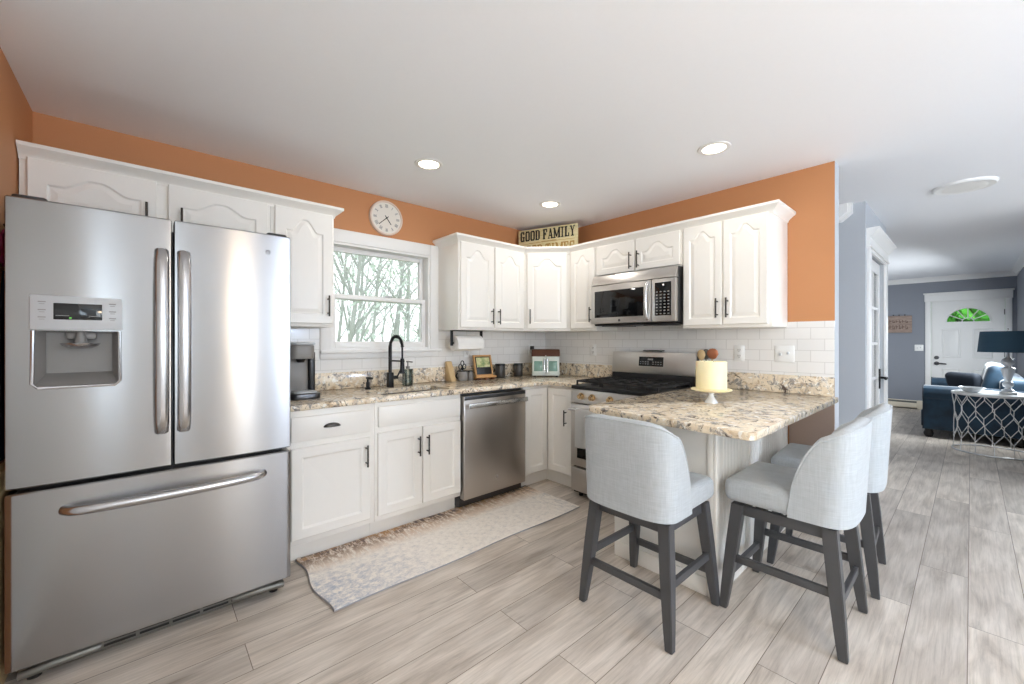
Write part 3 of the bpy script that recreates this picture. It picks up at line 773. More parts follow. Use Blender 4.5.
# ------------------------------------------------------------------ countertops
def counter(label, loc, poly, ups, hole=None):
    t = thing('countertop', label, 'countertop', loc)
    o = obj('slab', prism(nb(), poly, .035, Matrix.Translation((0, 0, .886)), .007, 2), 'granite', t)
    if hole: cut(o, hole)
    b = nb()
    for a in ups: box(b, *a, .9215, 1.045, .003)
    obj('upstand', b, 'granite', t); return t
counter('speckled granite counter along the window wall and into the corner', (-1.3, -.3, .886),
        [(-2.735, -.014), (-2.735, -.645), (-.645, -.645), (-.645, -.946), (-.014, -.946), (-.014, -.014)],
        [(-2.735, -.024, -.024, -.002), (-.024, -.002, -.946, -.002)], box(nb(), SX0, SX1, SY0, SY1, .8, 1.0, .02))
cr_ = [(-1.545 + .035 - .035 * math.sin(a), -2.592 + .035 - .035 * math.cos(a)) for a in [k * PI / 12 for k in range(7)]]
counter('speckled granite peninsula counter with the three stools around it', (-.7, -2.15, .886),
        [(-.014, -1.722), (-.014, -2.592)] + cr_ + [(-1.50, -1.80), (-1.47, -1.735), (-1.42, -1.722)],
        [(-.024, -.002, YE, -1.722)])
# ------------------------------------------------------------------ peninsula base
t = thing('peninsula_base', 'white beadboard-clad base holding up the peninsula counter', 'cabinet', (-.6, -2.0, 0))
PX, PY = -1.205, -2.305
obj('body', box(nb(), PX, -.016, PY, -1.724, 0, .885), 'cabinet_white', t)
b = nb(); x = PX + .045; 
while x < -.03: box(b, x, min(x + .0405, -.018), PY - .011, PY, .0, .884, .0075, 1); x += .041
obj('beadboard_panel', b, 'cabinet_white', t)
b = nb(); box(b, PX - .012, PX + .044, PY - .016, PY, 0, .885, .004); box(b, PX - .012, PX, PY, PY + .03, 0, .885, .004); obj('corner_trim', b, 'cabinet_white', t)
b = nb(); box(b, PX - .012, PX, PY + .032, -1.73, 0, .09, .004); obj('base_trim', b, 'cabinet_white', t)
# ------------------------------------------------------------------ dishwasher
t = thing('dishwasher', 'stainless steel dishwasher with a flat bar handle', 'dishwasher', (-1.228, -.3, 0))
obj('body', box(nb(), -1.548, -.909, -.58, -.03, .02, .880), 'steel_dark', t)
d = obj('door', box(nb(), -1.545, -.912, -.640, -.582, .085, .865, .008), 'steel_door', t)
obj('control_strip', box(nb(), -1.541, -.916, -.6425, -.640, .833, .862, .001), 'steel_dark', d)
b = box(nb(), -1.530, -.927, -.690, -.672, .775, .812, .006); box(b, -1.515, -1.490, -.675, -.638, .782, .805, .003); box(b, -.967, -.942, -.675, -.638, .782, .805, .003); obj('handle', b, 'steel_bright', d)
obj('badge', lathe(nb(), [(0, 0), (.012, 0), (.012, .002), (0, .002)], M=Matrix.Translation((-1.228, -.640, .20)) @ Matrix.Rotation(PI / 2, 4, 'X')), 'steel_smooth', d)
obj('toe_panel', box(nb(), -1.54, -.918, -.555, -.53, 0, .08), 'foot_black', t)
# ------------------------------------------------------------------ range
RY0, RY1 = -.952, -1.714
t = thing('gas_range', 'stainless steel gas range with black grates and five knobs', 'stove', (-.35, -1.333, 0))
obj('body', box(nb(), -.655, -.03, RY1, RY0, .03, .885), 'black_metal', t)
ct = obj('cooktop', box(nb(), -.690, -.03, RY1, RY0, .886, .915, .006), 'black_metal', t)
b = nb(); prism(b, [(-.655, .775), (-.690, .775), (-.676, .884), (-.655, .884)], RY0 - RY1 - .004, Matrix(((1, 0, 0, 0), (0, 0, 1, RY1 + .002), (0, 1, 0, 0), (0, 0, 0, 1))), .003)
pn = obj('control_panel', b, 'steel_soft', t)
for yy in (-1.055, -1.165, -1.333, -1.50, -1.61):
    b = nb(); cyl(b, (-.683, yy, .832), (-.691, yy, .831), .027, n=24); cyl(b, (-.690, yy, .831), (-.716, yy, .828), .022, .019, 24); box(b, -.722, -.714, yy - .004, yy + .004, .812, .845, .002)
    obj('knob', b, 'knob_metal', pn)
d = obj('oven_door', box(nb(), -.698, -.656, RY1 + .002, RY0 - .002, .262, .768, .006), 'steel_soft', t)
obj('oven_window', box(nb(), -.7005, -.697, RY1 + .07, RY0 - .07, .330, .655, .002), 'black_glass', d)
b = nb(); cyl(b, (-.748, RY1 + .03, .725), (-.748, RY0 - .03, .725), .013); [box(b, -.748, -.696, y - .012, y + .012, .715, .735, .003) for y in (RY1 + .06, RY0 - .06)]; obj('handle', b, 'steel_bright', d)
obj('storage_drawer', box(nb(), -.694, -.656, RY1 + .002, RY0 - .002, .055, .245, .006), 'steel_soft', t)
for x in (-.62, -.1):
    for y in (RY1 + .05, RY0 - .05): obj('foot', cyl(nb(), (x, y, 0), (x, y, .035), .018), 'foot_black', t)
MY = Matrix(((1, 0, 0, 0), (0, 0, 1, RY1), (0, 1, 0, 0), (0, 0, 0, 1)))
bgd = obj('backguard', prism(nb(), [(-.028, .915), (-.12, .915), (-.105, 1.0), (-.075, 1.0), (-.06, 1.175), (-.028, 1.175)], RY0 - RY1, MY, .004), 'black_metal', t)
pl = obj('display_panel', prism(nb(), [(-.070, .998), (-.112, .998), (-.092, 1.182), (-.062, 1.182)], RY0 - RY1 + .004, Matrix.Translation((0, -.002, 0)) @ MY, .005), 'steel_soft', bgd)
def on_panel(b, ya, yb, z0, z1, th=.002, lift=.0015):
    f = lambda z: -.112 + (z - .998) / .184 * .02
    prism(b, [(f(z0), z0), (f(z0) - th - lift, z0), (f(z1) - th - lift, z1), (f(z1), z1)], abs(yb - ya), Matrix(((1, 0, 0, 0), (0, 0, 1, min(ya, yb)), (0, 1, 0, 0), (0, 0, 0, 1)))); return b
obj('display', on_panel(nb(), -1.225, -1.450, 1.062, 1.142), 'black_glass', pl)
b = nb()
for k in range(9):
    for zz in (1.078, 1.096):
        if k not in (4,): on_panel(b, -1.236 - k * .0235, -1.248 - k * .0235, zz, zz + .006, .003, .002)
on_panel(b, -1.31, -1.355, 1.114, 1.128, .003, .002); obj('display_marks', b, 'ink_gray', pl)
for k in range(3):
    b = nb(); y0_ = RY1 + .022 + k * .243; y1_ = y0_ + .232; r = .006
    def bar(p, q): box(b, min(p[0], q[0]) - r, max(p[0], q[0]) + r, min(p[1], q[1]) - r, max(p[1], q[1]) + r, .940, .955, .003)
    for x in (-.635, -.15): bar((x, y0_), (x, y1_))
    for y in (y0_, y1_, (y0_ + y1_) / 2): bar((-.635, y), (-.15, y))
    for x in (-.515, -.392, -.27): bar((x, y0_), (x, y1_))
    for x in (-.635, -.15):
        for y in (y0_, y1_): box(b, x - r, x + r, y - r, y + r, .915, .945)
    obj('grate', b, 'iron', ct)
for x, y in ((-.51, -1.08), (-.27, -1.08), (-.39, -1.333), (-.51, -1.585), (-.27, -1.585)):
    obj('burner', lathe(nb(), [(0, .915), (.05, .915), (.05, .922), (.038, .924), (.038, .932), (0, .934)], (x, y, 0), 24), 'iron', ct)
# ------------------------------------------------------------------ microwave
t = thing('microwave', 'stainless steel over-the-range microwave oven', 'microwave', (-.2, -1.336, 1.415))
MY0, MY1 = -.955, -1.718
obj('body', box(nb(), -.385, -.02, MY1, MY0, 1.420, 1.834, .004), 'steel_dark', t)
b = nb(); prism(b, [(-.385, 1.752), (-.428, 1.752), (-.398, 1.834), (-.385, 1.834)], MY0 - MY1, Matrix(((1, 0, 0, 0), (0, 0, 1, MY1), (0, 1, 0, 0), (0, 0, 0, 1))), .003); obj('vent_hood', b, 'steel_soft', t)
d = obj('door', box(nb(), -.428, -.386, -1.525, MY0, 1.424, 1.748, .006), 'steel_soft', t)
obj('window', box(nb(), -.4305, -.427, -1.46, MY0 - .04, 1.475, 1.700, .008), 'black_glass', d)
b = nb(); tube(b, [(-.43 - .035 * math.sin(PI * k / 16) ** .5, -1.497, 1.445 + .285 * k / 16) for k in range(17)], .013, 12); obj('handle', b, 'steel_bright', d)
p_ = obj('control_panel', box(nb(), -.428, -.386, MY1, -1.528, 1.424, 1.748, .006), 'steel_soft', t)
kp = obj('keypad', box(nb(), -.4305, -.427, -1.685, -1.555, 1.470, 1.720, .003), 'black_glass', p_)
b = nb()
for r in range(8):
    for c in range(4): box(b, -.4315, -.430, -1.672 + c * .031, -1.672 + c * .031 + .014, 1.480 + r * .0235, 1.480 + r * .0235 + .008)
obj('key_marks', b, 'ink_gray', kp)
obj('badge', lathe(nb(), [(0, 0), (.010, 0), (.010, .002), (0, .002)], M=Matrix.Translation((-.428, -1.24, 1.448)) @ Matrix.Rotation(-PI / 2, 4, 'Y')), 'steel_dark', d)
b = box(nb(), -.40, -.06, MY1 + .02, MY0 - .02, 1.408, 1.420, .003); box(b, -.36, -.14, -1.22, -1.02, 1.402, 1.41); box(b, -.36, -.14, -1.62, -1.42, 1.402, 1.41); obj('underside_filter', b, 'black_metal', t)

# ------------------------------------------------------------------ counter stools (built facing +y at the origin)
def stool(label, loc, rz):
    t = thing('counter_stool', label, 'stool', (0, 0, 0), 'upholstered counter stools')
    b = box(nb(), -.224, .224, -.20, .232, .514, .622, .034, 4)
    for v in b.verts:
        if v.co.z > .58: v.co.z += .014 * max(0, 1 - (v.co.x / .23) ** 2) * max(0, 1 - ((v.co.y - .02) / .23) ** 2)
    obj('seat', b, 'stool_linen', t)
    # barrel back: a shell wrapping the rear of the seat, top sweeping down to the front of the wings
    YF_, YB_, HX = -.035, -.256, .2295; NS, NT = 48, 12
    def plan(q, off=0):
        a = PI * (q - .5) * 1.0                                    # -90..90 deg about the rear
        L = .10                                                    # straight part of each wing
        if q < .2: k = q / .2; return (-(HX - off), YF_ - k * L)
        if q > .8: k = (1 - q) / .2; return ((HX - off), YF_ - k * L)
        a = PI * (q - .2) / .6; c_, s_ = math.cos(a), math.sin(a); e = .62
        return (-(HX - off) * math.copysign(abs(c_) ** e, c_), YF_ - L - (YF_ - L - YB_ - off) * abs(s_) ** e)
    def top(q):
        d = abs(q - .5) * 2; return .545 + .393 * max(0, 1 - d ** 2.7) ** (1 / 1.9)
    bm = nb(); TH = .060; O = []; I = []
    for i in range(NS + 1):
        q = i / NS; zt = top(q); zb = .516; co_, ci_ = [], []
        xo, yo = plan(q); xi, yi = plan(q, TH); hx, hy = (xo + xi) / 2, (yo + yi) / 2
        for k in range(NT + 1):
            z = zb + (zt - zb - TH / 2) * k / NT
            lean = -.022 * (z - .52) / .4
            co_.append((xo, yo + lean, z)); ci_.append((xi, yi + lean, z))
        lean = -.022 * (zt - .52) / .4
        cap = []
        for k in range(1, 6):
            a = PI * k / 6; cap.append((hx + (xo - hx) * math.cos(a), hy + (yo - hy) * math.cos(a) + lean, zt - TH / 2 + TH / 2 * math.sin(a)))
        O.append([bm.verts.new(p) for p in co_ + cap + ci_[::-1]])
    n = len(O[0])
    for A, B in zip(O, O[1:]):
        for k in range(n): bm.faces.new((A[k], B[k], B[(k + 1) % n], A[(k + 1) % n]))
    bm.faces.new(O[0]); bm.faces.new(list(reversed(O[-1]))); bmesh.ops.recalc_face_normals(bm, faces=bm.faces)
    bk = obj('backrest', bm, 'stool_linen', t, angle=60)
    pts = []
    for i in range(NS + 1):
        q = i / NS; x, y = plan(q, .004); z = top(q) - .012; pts.append((x, y - .022 * (z - .52) / .4, z))
    obj('piping', tube(nb(), pts, .0045, 8), 'stool_linen', bk)
    # frame
    b = nb(); lathe(b, [(0, .500), (.13, .500), (.13, .512), (0, .512)], n=24); obj('swivel_plate', b, 'black_metal', t)
    b = nb()
    for s in (-1, 1):
        box(b, -.17, .17, s * .172 - .011, s * .172 + .011, .452, .500, .003); box(b, s * .177 - .011, s * .177 + .011, -.165, .165, .452, .500, .003)
    obj('seat_frame', b, 'dark_wood', t)
    def leg_at(sx, sy, z): k = (.5 - z) / .5; return sx * (.180 + .045 * k), sy * (.176 + .052 * k)
    for sx in (-1, 1):
        for sy in (-1, 1):
            bm = nb(); R_ = []
            for z, w in ((.502, .026), (.30, .025), (.10, .020), (0.004, .016)):
                x, y = leg_at(sx, sy, z); R_.append([bm.verts.new((x + a * w, y + c * w, z)) for a, c in ((-1, -1), (1, -1), (1, 1), (-1, 1))])
            for A, B in zip(R_, R_[1:]):
                for k in range(4): bm.faces.new((A[k], B[k], B[(k + 1) % 4], A[(k + 1) % 4]))
            bm.faces.new(R_[0]); bm.faces.new(list(reversed(R_[-1]))); bmesh.ops.recalc_face_normals(bm, faces=bm.faces)
            bmesh.ops.bevel(bm, geom=[e for e in bm.edges if abs((e.verts[0].co - e.verts[1].co).z) > .05], offset=.003, segments=2, affect='EDGES')
            lg = obj('leg', bm, 'dark_wood', t); x, y = leg_at(sx, sy, 0)
            obj('glide', lathe(nb(), [(0, 0), (.009, 0), (.009, .006), (0, .006)], (x, y, 0), 12), 'plate_white', lg)
    def stretcher(p, q, hw, hh):
        bm = nb(); d = Vector(q) - Vector(p); M_ = Matrix.Translation((Vector(p) + Vector(q)) / 2) @ Matrix.Rotation(math.atan2(d.y, d.x), 4, 'Z')
        box(bm, -d.length / 2, d.length / 2, -hw, hw, -hh, hh, .002, M=M_); obj('stretcher', bm, 'dark_wood', t)
    for sy, z in ((-1, .205), (1, .165)): a, c = leg_at(-1, sy, z), leg_at(1, sy, z); stretcher((*a, z), (*c, z), .010, .017)
    for sx in (-1, 1): a, c = leg_at(sx, -1, .245), leg_at(sx, 1, .245); stretcher((*a, .245), (*c, .245), .010, .017)
    t.location = loc; t.rotation_euler = (0, 0, rz)
    return t
st = stool('gray upholstered stool at the short end of the peninsula, nearest the rug', (-1.475, -2.105, 0), -PI / 2)
copy_thing(st, (-1.008, -2.588, 0), 0, 'gray upholstered stool at the corner of the peninsula, its wing back turned to the room')
copy_thing(st, (-.39, -2.60, 0), math.radians(3), 'gray upholstered stool partly hidden behind another one, nearest the hall')

# ------------------------------------------------------------------ rug
b = nb(); nx, ny = 60, 22; RX, RYy = .915, .305
def rp(i, j):
    u, v = i / nx, j / ny
    x = -RX + 2 * RX * u + .010 * math.sin(v * 9 + 1) * (1 - u) ** 3 * 1.3; y = -RYy + 2 * RYy * v
    if j == 0: y += .006 * math.sin(u * 13)
    return (x, y, .011 + .0012 * math.sin(u * 31 + v * 7) + .004 * max(0, math.sin(v * 7 + 2)) * (u < .03))
V = [[b.verts.new(rp(i, j)) for j in range(ny + 1)] for i in range(nx + 1)]
for i in range(nx):
    for j in range(ny): b.faces.new((V[i][j], V[i + 1][j], V[i + 1][j + 1], V[i][j + 1]))
ext = bmesh.ops.extrude_face_region(b, geom=list(b.faces))
for v in [g for g in ext['geom'] if isinstance(g, bmesh.types.BMVert)]: v.co.z = .002
bmesh.ops.recalc_face_normals(b, faces=b.faces)
rug = thing('runner_rug', 'distressed cream, tan and blue runner rug in front of the sink cabinets', 'rug', (-1.745, -.852, 0))
for v in b.verts: v.co += Vector((-1.745, -.852, 0))
o = obj('pile', b, 'rug_weave', rug)
ring = [(-RX, -RYy), (RX, -RYy), (RX, RYy), (-RX, RYy)]
bb = nb(); tube(bb, [(-1.745 + rp(i, 0)[0], -.852 + rp(i, 0)[1], .006) for i in range(nx + 1)] + [(-1.745 + RX, -.852 + RYy, .006)] + [(-1.745 + rp(0, ny)[0], -.852 + RYy, .006)] + [(-1.745 + rp(0, j)[0], -.852 + rp(0, j)[1], .006) for j in range(ny, 0, -1)], .0035, 6, True)
obj('binding', bb, 'rug_edge', rug)

# ------------------------------------------------------------------ clock
CXk, CZk, CR_ = -1.868, 2.268, .139
t = thing('wall_clock', 'round cream wall clock with roman numerals above the window', 'clock', (CXk, 0, CZk))
MC = Matrix(((1, 0, 0, CXk), (0, 0, -1, -.001), (0, 1, 0, CZk), (0, 0, 0, 1)))    # x right, y up, z out of the wall
obj('case', lathe(nb(), [(0, 0), (CR_, 0), (CR_, .022), (CR_ - .004, .028), (CR_ - .014, .028), (CR_ - .018, .020), (0, .020)], M=MC, n=56), 'clock_rim', t)
obj('face', lathe(nb(), [(0, .0195), (CR_ - .017, .0195), (CR_ - .017, .0215), (0, .0215)], M=MC, n=56), 'clock_face', t)
def strokes(txt):
    w = {'I': .5, 'V': .9, 'X': .9}; x = -sum(w[c] for c in txt) / 2; out = []
    for c in txt:
        m = x + w[c] / 2
        if c == 'I': out.append((m, 0, m, 1))
        elif c == 'V': out += [(m - .38, 1, m, 0), (m + .38, 1, m, 0)]
        else: out += [(m - .38, 1, m + .38, 0), (m + .38, 1, m - .38, 0)]
        x += w[c]
    return out
for k, txt in enumerate('XII I II III IIII V VI VII VIII IX X XI'.split()):
    b = nb(); hN, wN = .026, .013; a = -2 * PI * k / 12
    for x0, y0, x1, y1 in strokes(txt):
        p, q = Vector((x0 * wN, .083 + y0 * hN, 0)), Vector((x1 * wN, .083 + y1 * hN, 0)); d = q - p
        M_ = MC @ Matrix.Rotation(a, 4, 'Z') @ Matrix.Translation((p + q) / 2) @ Matrix.Rotation(math.atan2(d.y, d.x), 4, 'Z')
        box(b, -d.length / 2, d.length / 2, -.0018, .0018, .0212, .0226, M=M_)
    obj('numeral', b, 'ink_gray', t)
for nm, a, L, w in (('minute_hand', 228, .088, .0028), ('hour_hand', 143, .062, .0036)):
    b = nb(); box(b, -w, w, -.022, L, .0235, .0250, .001, M=MC @ Matrix.Rotation(-math.radians(a), 4, 'Z')); obj(nm, b, 'ink_black', t)
obj('hub', lathe(nb(), [(0, .022), (.006, .022), (.006, .027), (0, .027)], M=MC, n=16), 'ink_black', t)

# ------------------------------------------------------------------ sign
SL, SR = Vector((-.455, -.055, 0)), Vector((-.240, -.655, 0)); SB, STp = ZT + .001, 2.405
u_ = (SR - SL).normalized(); n_ = Vector((u_.y, -u_.x, 0)); SWd = (SR - SL).length; SHt = STp - SB
sg = thing('wooden_sign', 'weathered cream wooden sign with slab lettering on top of the corner cabinet', 'sign', ((SL.x + SR.x) / 2, (SL.y + SR.y) / 2, SB))
MS = frame_M((SL.x, SL.y, SB), u_, n_)
if n_.dot(Vector((-1, -1, 0))) < 0: n_ = -n_; MS = frame_M((SL.x, SL.y, SB), u_, n_)
obj('board', box(nb(), 0, SWd, 0, SHt, -.02, 0, .003, M=MS), 'sign_board', sg)
GL = {  # slab letters on a 0..1 x 0..1 cell as rectangles or slanted strokes (x0, y0, x1, y1, kind)
 'G': [(0, .10, .32, .90), (.12, .86, .85, 1), (.12, 0, .85, .14), (.64, .70, .9, .94), (.64, .04, .9, .46), (.48, .38, .98, .50)],
 'O': [(0, .10, .32, .90), (.68, .10, 1, .90), (.12, .86, .88, 1), (.12, 0, .88, .14)],
 'D': [(.06, 0, .38, 1), (0, .89, .78, 1), (0, 0, .78, .11), (.66, .10, .98, .90)],
 'F': [(.08, 0, .42, 1), (0, .89, .95, 1), (0, 0, .5, .10), (.74, .68, .95, 1), (.3, .46, .68, .57), (.58, .38, .70, .66)],
 'A': [(.5, 1, .12, 0, .13), (.5, 1, .86, 0, .30), (.25, .26, .75, .37), (-.04, 0, .34, .09), (.62, 0, 1.06, .09)],
 'M': [(.08, 0, .24, 1), (.76, 0, 1.0, 1), (.16, 1, .5, .1, .20), (.88, 1, .5, .1, .12), (-.03, 0, .34, .09), (.66, 0, 1.08, .09), (-.03, .91, .2, 1), (.85, .91, 1.08, 1)],
 'I': [(.32, 0, .68, 1), (.12, .90, .88, 1), (.12, 0, .88, .10)],
 'L': [(.10, 0, .44, 1), (0, .90, .54, 1), (0, 0, .95, .10), (.76, 0, .95, .36)],
 'Y': [(.14, 1, .5, .45, .24), (.86, 1, .5, .45, .13), (.36, 0, .64, .5), (-.04, .91, .36, 1), (.64, .91, 1.04, 1), (.2, 0, .8, .09)],
 'T': [(.36, 0, .64, 1), (0, .88, 1, 1), (0, .66, .15, 1), (.85, .66, 1, 1), (.22, 0, .78, .1)],
 'E': [(.1, 0, .38, 1), (0, .89, .95, 1), (0, 0, .95, .11), (.76, .70, .95, 1), (.76, 0, .95, .30), (.3, .45, .66, .56), (.56, .36, .68, .65)],
 'S': [(.02, .5, .28, .9), (.72, .1, .98, .5), (.1, .87, .76, 1), (.1, 0, .88, .13), (.14, .43, .86, .57), (.72, .66, .92, 1), (.06, 0, .26, .34)]}
def word_line(txt, x0, x1, y0, y1, mat):
    wid = {'I': .55, ' ': .42, 'M': 1.15}; tot = sum(wid.get(c, .8) + (.12 if c != ' ' else 0) for c in txt); sc = (x1 - x0) / tot; x = x0
    for c in txt:
        w = wid.get(c, .8) * sc
        if c != ' ':
            b = nb(); H_ = y1 - y0
            for i, g in enumerate(GL[c]):
                z1 = .0030 + .0003 * i
                if len(g) == 4: box(b, x + g[0] * w, x + g[2] * w, y0 + g[1] * H_, y0 + g[3] * H_, 0, z1, M=MS)
                else:
                    hw = g[4] / 2 * w
                    prism(b, [(x + g[0] * w - hw, y0 + g[1] * H_), (x + g[2] * w - hw, y0 + g[3] * H_), (x + g[2] * w + hw, y0 + g[3] * H_), (x + g[0] * w + hw, y0 + g[1] * H_)], z1, MS)
            obj('letter', b, mat, sg)
            x += .12 * sc
        x += w
word_line('GOOD FAMILY', .025, SWd - .02, .158, .258, 'ink_black')
word_line('GOOD TIMES', .03, SWd - .02, .015, .112, 'sign_tan_ink')
b = nb(); box(b, .12, SWd - .03, .132, .1355, 0, .002, M=MS); box(b, .26, .42, .1375, .142, 0, .002, M=MS); obj('rule_line', b, 'sign_tan_ink', sg)

# ------------------------------------------------------------------ things on and above the window-wall counter
ZC = .9215
def rbox_poly(x0, x1, y0, y1, r, n=6):
    P = []
    for cx_, cy2, a0 in ((x1 - r, y1 - r, 0), (x0 + r, y1 - r, 90), (x0 + r, y0 + r, 180), (x1 - r, y0 + r, 270)):
        for k in range(n + 1): a = math.radians(a0 + 90 * k / n); P.append((cx_ + r * math.cos(a), cy2 + r * math.sin(a)))
    return P
T = lambda x, y, z: Matrix.Translation((x, y, z))
# coffee maker
kx, ky = -2.595, -.29
t = thing('coffee_maker', 'gray single-serve coffee maker on the counter beside the refrigerator', 'coffee maker', (kx, ky, ZC))
obj('base', prism(nb(), rbox_poly(kx - .075, kx + .105, ky - .17, ky + .12, .05), .035, T(0, 0, ZC), .006), 'steel_dark', t)
obj('drip_tray', prism(nb(), rbox_poly(kx - .05, kx + .085, ky - .155, ky - .05, .03), .010, T(0, 0, ZC + .036), .003), 'pale_gray_plastic', t)
obj('body', prism(nb(), rbox_poly(kx - .075, kx + .06, ky - .05, ky + .12, .035), .21, T(0, 0, ZC + .036), .006), 'gray_plastic', t)
obj('water_tank', prism(nb(), rbox_poly(kx + .064, kx + .105, ky - .03, ky + .11, .015), .25, T(0, 0, ZC + .036), .004), 'black_plastic', t)
hdm = obj('brew_head', prism(nb(), rbox_poly(kx - .075, kx + .075, ky - .15, ky + .12, .05), .085, T(0, 0, ZC + .247), .008), 'gray_plastic', t)
obj('lid', prism(nb(), rbox_poly(kx - .068, kx + .085, ky - .140, ky + .115, .05), .018, T(0, 0, ZC + .333), .007), 'pale_gray_plastic', hdm)
obj('nozzle', cyl(nb(), (kx, ky - .09, ZC + .247), (kx, ky - .09, ZC + .225), .03, .02), 'black_plastic', hdm)
# sink and faucet
t = thing('kitchen_sink', 'undermount stainless sink below the window', 'sink', (-1.87, -.40, .70))
b = nb(); e = .012
box(b, SX0 - e, SX1 + e, SY0 - e, SY1 + e, .690, .702)
for a in ((SX0 - e, SX0 - .001, SY0 - e, SY1 + e), (SX1 + .001, SX1 + e, SY0 - e, SY1 + e), (SX0, SX1, SY0 - e, SY0 - .001), (SX0, SX1, SY1 + .001, SY1 + e)): box(b, *a, .700, .8855)
obj('basin', b, 'steel_smooth', t)
obj('drain', lathe(nb(), [(0, .7015), (.04, .7015), (.045, .706), (.03, .704), (0, .703)], (-1.87, -.36, 0), 24), 'chrome', t)
fx, fy = -1.905, -.165
t = thing('faucet', 'tall black spring faucet with a pull-down spray head behind the sink', 'faucet', (fx, fy, ZC))
b = box(nb(), fx - .021, fx + .021, fy - .021, fy + .021, ZC, ZC + .115, .004); obj('base', b, 'black_metal', t)
arc = [(fx, fy, ZC + .11), (fx, fy, ZC + .30)] + [(fx + .018 * (1 - math.cos(PI * k / 14)), fy - .065 * (1 - math.cos(PI * k / 14)), ZC + .31 + .082 * math.sin(PI * k / 14)) for k in range(15)]
sp = obj('riser', tube(nb(), arc, .0115, 12, rfun=lambda q: .0135 if q < .12 else .0105), 'black_metal', t)
hx_, hy_ = arc[-1][0], arc[-1][1]
# spring coil around the arch
coil = []; dense = []
for a, c in zip(arc[1:], arc[2:]):
    for k in range(8): dense.append(Vector(a).lerp(Vector(c), k / 8))
for i, p in enumerate(dense[:-1]):
    tv = (dense[i + 1] - p).normalized(); s1 = Vector((.96, .27, 0)); s1 = (s1 - tv * s1.dot(tv)).normalized(); s2 = tv.cross(s1); a = i * 1.5
    coil.append(p + (s1 * math.cos(a) + s2 * math.sin(a)) * .0125)
obj('spring', tube(nb(), coil, .0028, 5), 'black_metal', sp)
b = nb(); cyl(b, (hx_, hy_, ZC + .31), (hx_, hy_, ZC + .215), .007); obj('hose', b, 'black_metal', t)
b = nb(); cyl(b, (hx_, hy_, ZC + .225), (hx_, hy_, ZC + .12), .014, .018); cyl(b, (hx_, hy_, ZC + .12), (hx_, hy_, ZC + .112), .022); obj('spray_head', b, 'black_metal', t)
b = nb(); cyl(b, (fx, fy, ZC + .205), (hx_, hy_, ZC + .205), .006); cyl(b, (hx_, hy_, ZC + .198), (hx_, hy_, ZC + .212), .017); obj('holder_arm', b, 'black_metal', t)
b = nb(); cyl(b, (fx + .02, fy, ZC + .075), (fx + .06, fy - .01, ZC + .075), .013); cyl(b, (fx + .052, fy - .01, ZC + .075), (fx + .075, fy - .045, ZC + .15), .006); obj('lever', b, 'black_metal', t)
sx, sy = -2.085, -.175
t = thing('soap_pump', 'short black soap pump set in the counter left of the faucet', 'soap dispenser', (sx, sy, ZC))
obj('base', lathe(nb(), [(0, 0), (.022, 0), (.022, .008), (.013, .014), (.013, .05), (.008, .055), (.008, .075), (0, .075)], (sx, sy, ZC), 20), 'black_metal', t)
b = nb(); box(b, sx - .013, sx + .013, sy - .07, sy + .013, ZC + .0745, ZC + .092, .006); obj('spout', b, 'black_metal', t)
sx, sy = -1.755, -.165
t = thing('soap_bottle', 'clear soap bottle with a gray pump standing behind the sink', 'bottle', (sx, sy, ZC))
obj('bottle', prism(nb(), rbox_poly(sx - .038, sx + .038, sy - .026, sy + .026, .014), .135, T(0, 0, ZC), .008), 'soap_clear', t)
obj('pump', lathe(nb(), [(.014, .136), (.016, .136), (.016, .155), (.005, .158), (.005, .185), (.013, .187), (.013, .198), (0, .199)], (sx, sy, ZC), 18), 'gray_plastic', t)
b = nb(); cyl(b, (sx, sy, ZC + .193), (sx + .02, sy - .04, ZC + .190), .005); obj('nozzle', b, 'gray_plastic', t)
# paper towel holder and roll under the wall cabinet
t = thing('paper_towel_holder', 'black paper towel holder mounted under the wall cabinet', 'paper towel holder', (-1.185, -.17, ZB))
b = nb(); box(b, -1.35, -1.02, -.19, -.15, ZB - .008, ZB - .001, .002); obj('mounting_plate', b, 'black_metal', t)
for x in (-1.345, -1.025): obj('arm', box(nb(), x - .007, x + .007, -.185, -.155, ZB - .135, ZB - .006, .004), 'black_metal', t)
obj('rod', cyl(nb(), (-1.340, -.17, ZB - .112), (-1.030, -.17, ZB - .112), .008), 'black_metal', t)
t = thing('paper_towel_roll', 'white paper towel roll hanging under the wall cabinet', 'paper towels', (-1.185, -.17, ZB - .112))
b = nb(); MRr = T(-1.325, -.17, ZB - .112) @ Matrix.Rotation(PI / 2, 4, 'Y')
lathe(b, [(.02, 0), (.066, 0), (.068, .004), (.068, .276), (.066, .28), (.02, .28)], M=MRr, n=32)
obj('roll', b, 'paper', t)
b = nb(); vs = [[b.verts.new((x, -.17 - .0685, ZB - .112 - dz_)) for dz_ in (0, .03, .05)] for x in (-1.321, -1.05)]
for k in range(2): b.faces.new((vs[0][k], vs[1][k], vs[1][k + 1], vs[0][k + 1]))
ex = bmesh.ops.extrude_face_region(b, geom=list(b.faces)); bmesh.ops.translate(b, vec=(0, -.0012, 0), verts=[g for g in ex['geom'] if isinstance(g, bmesh.types.BMVert)])
obj('loose_sheet', b, 'paper', t)
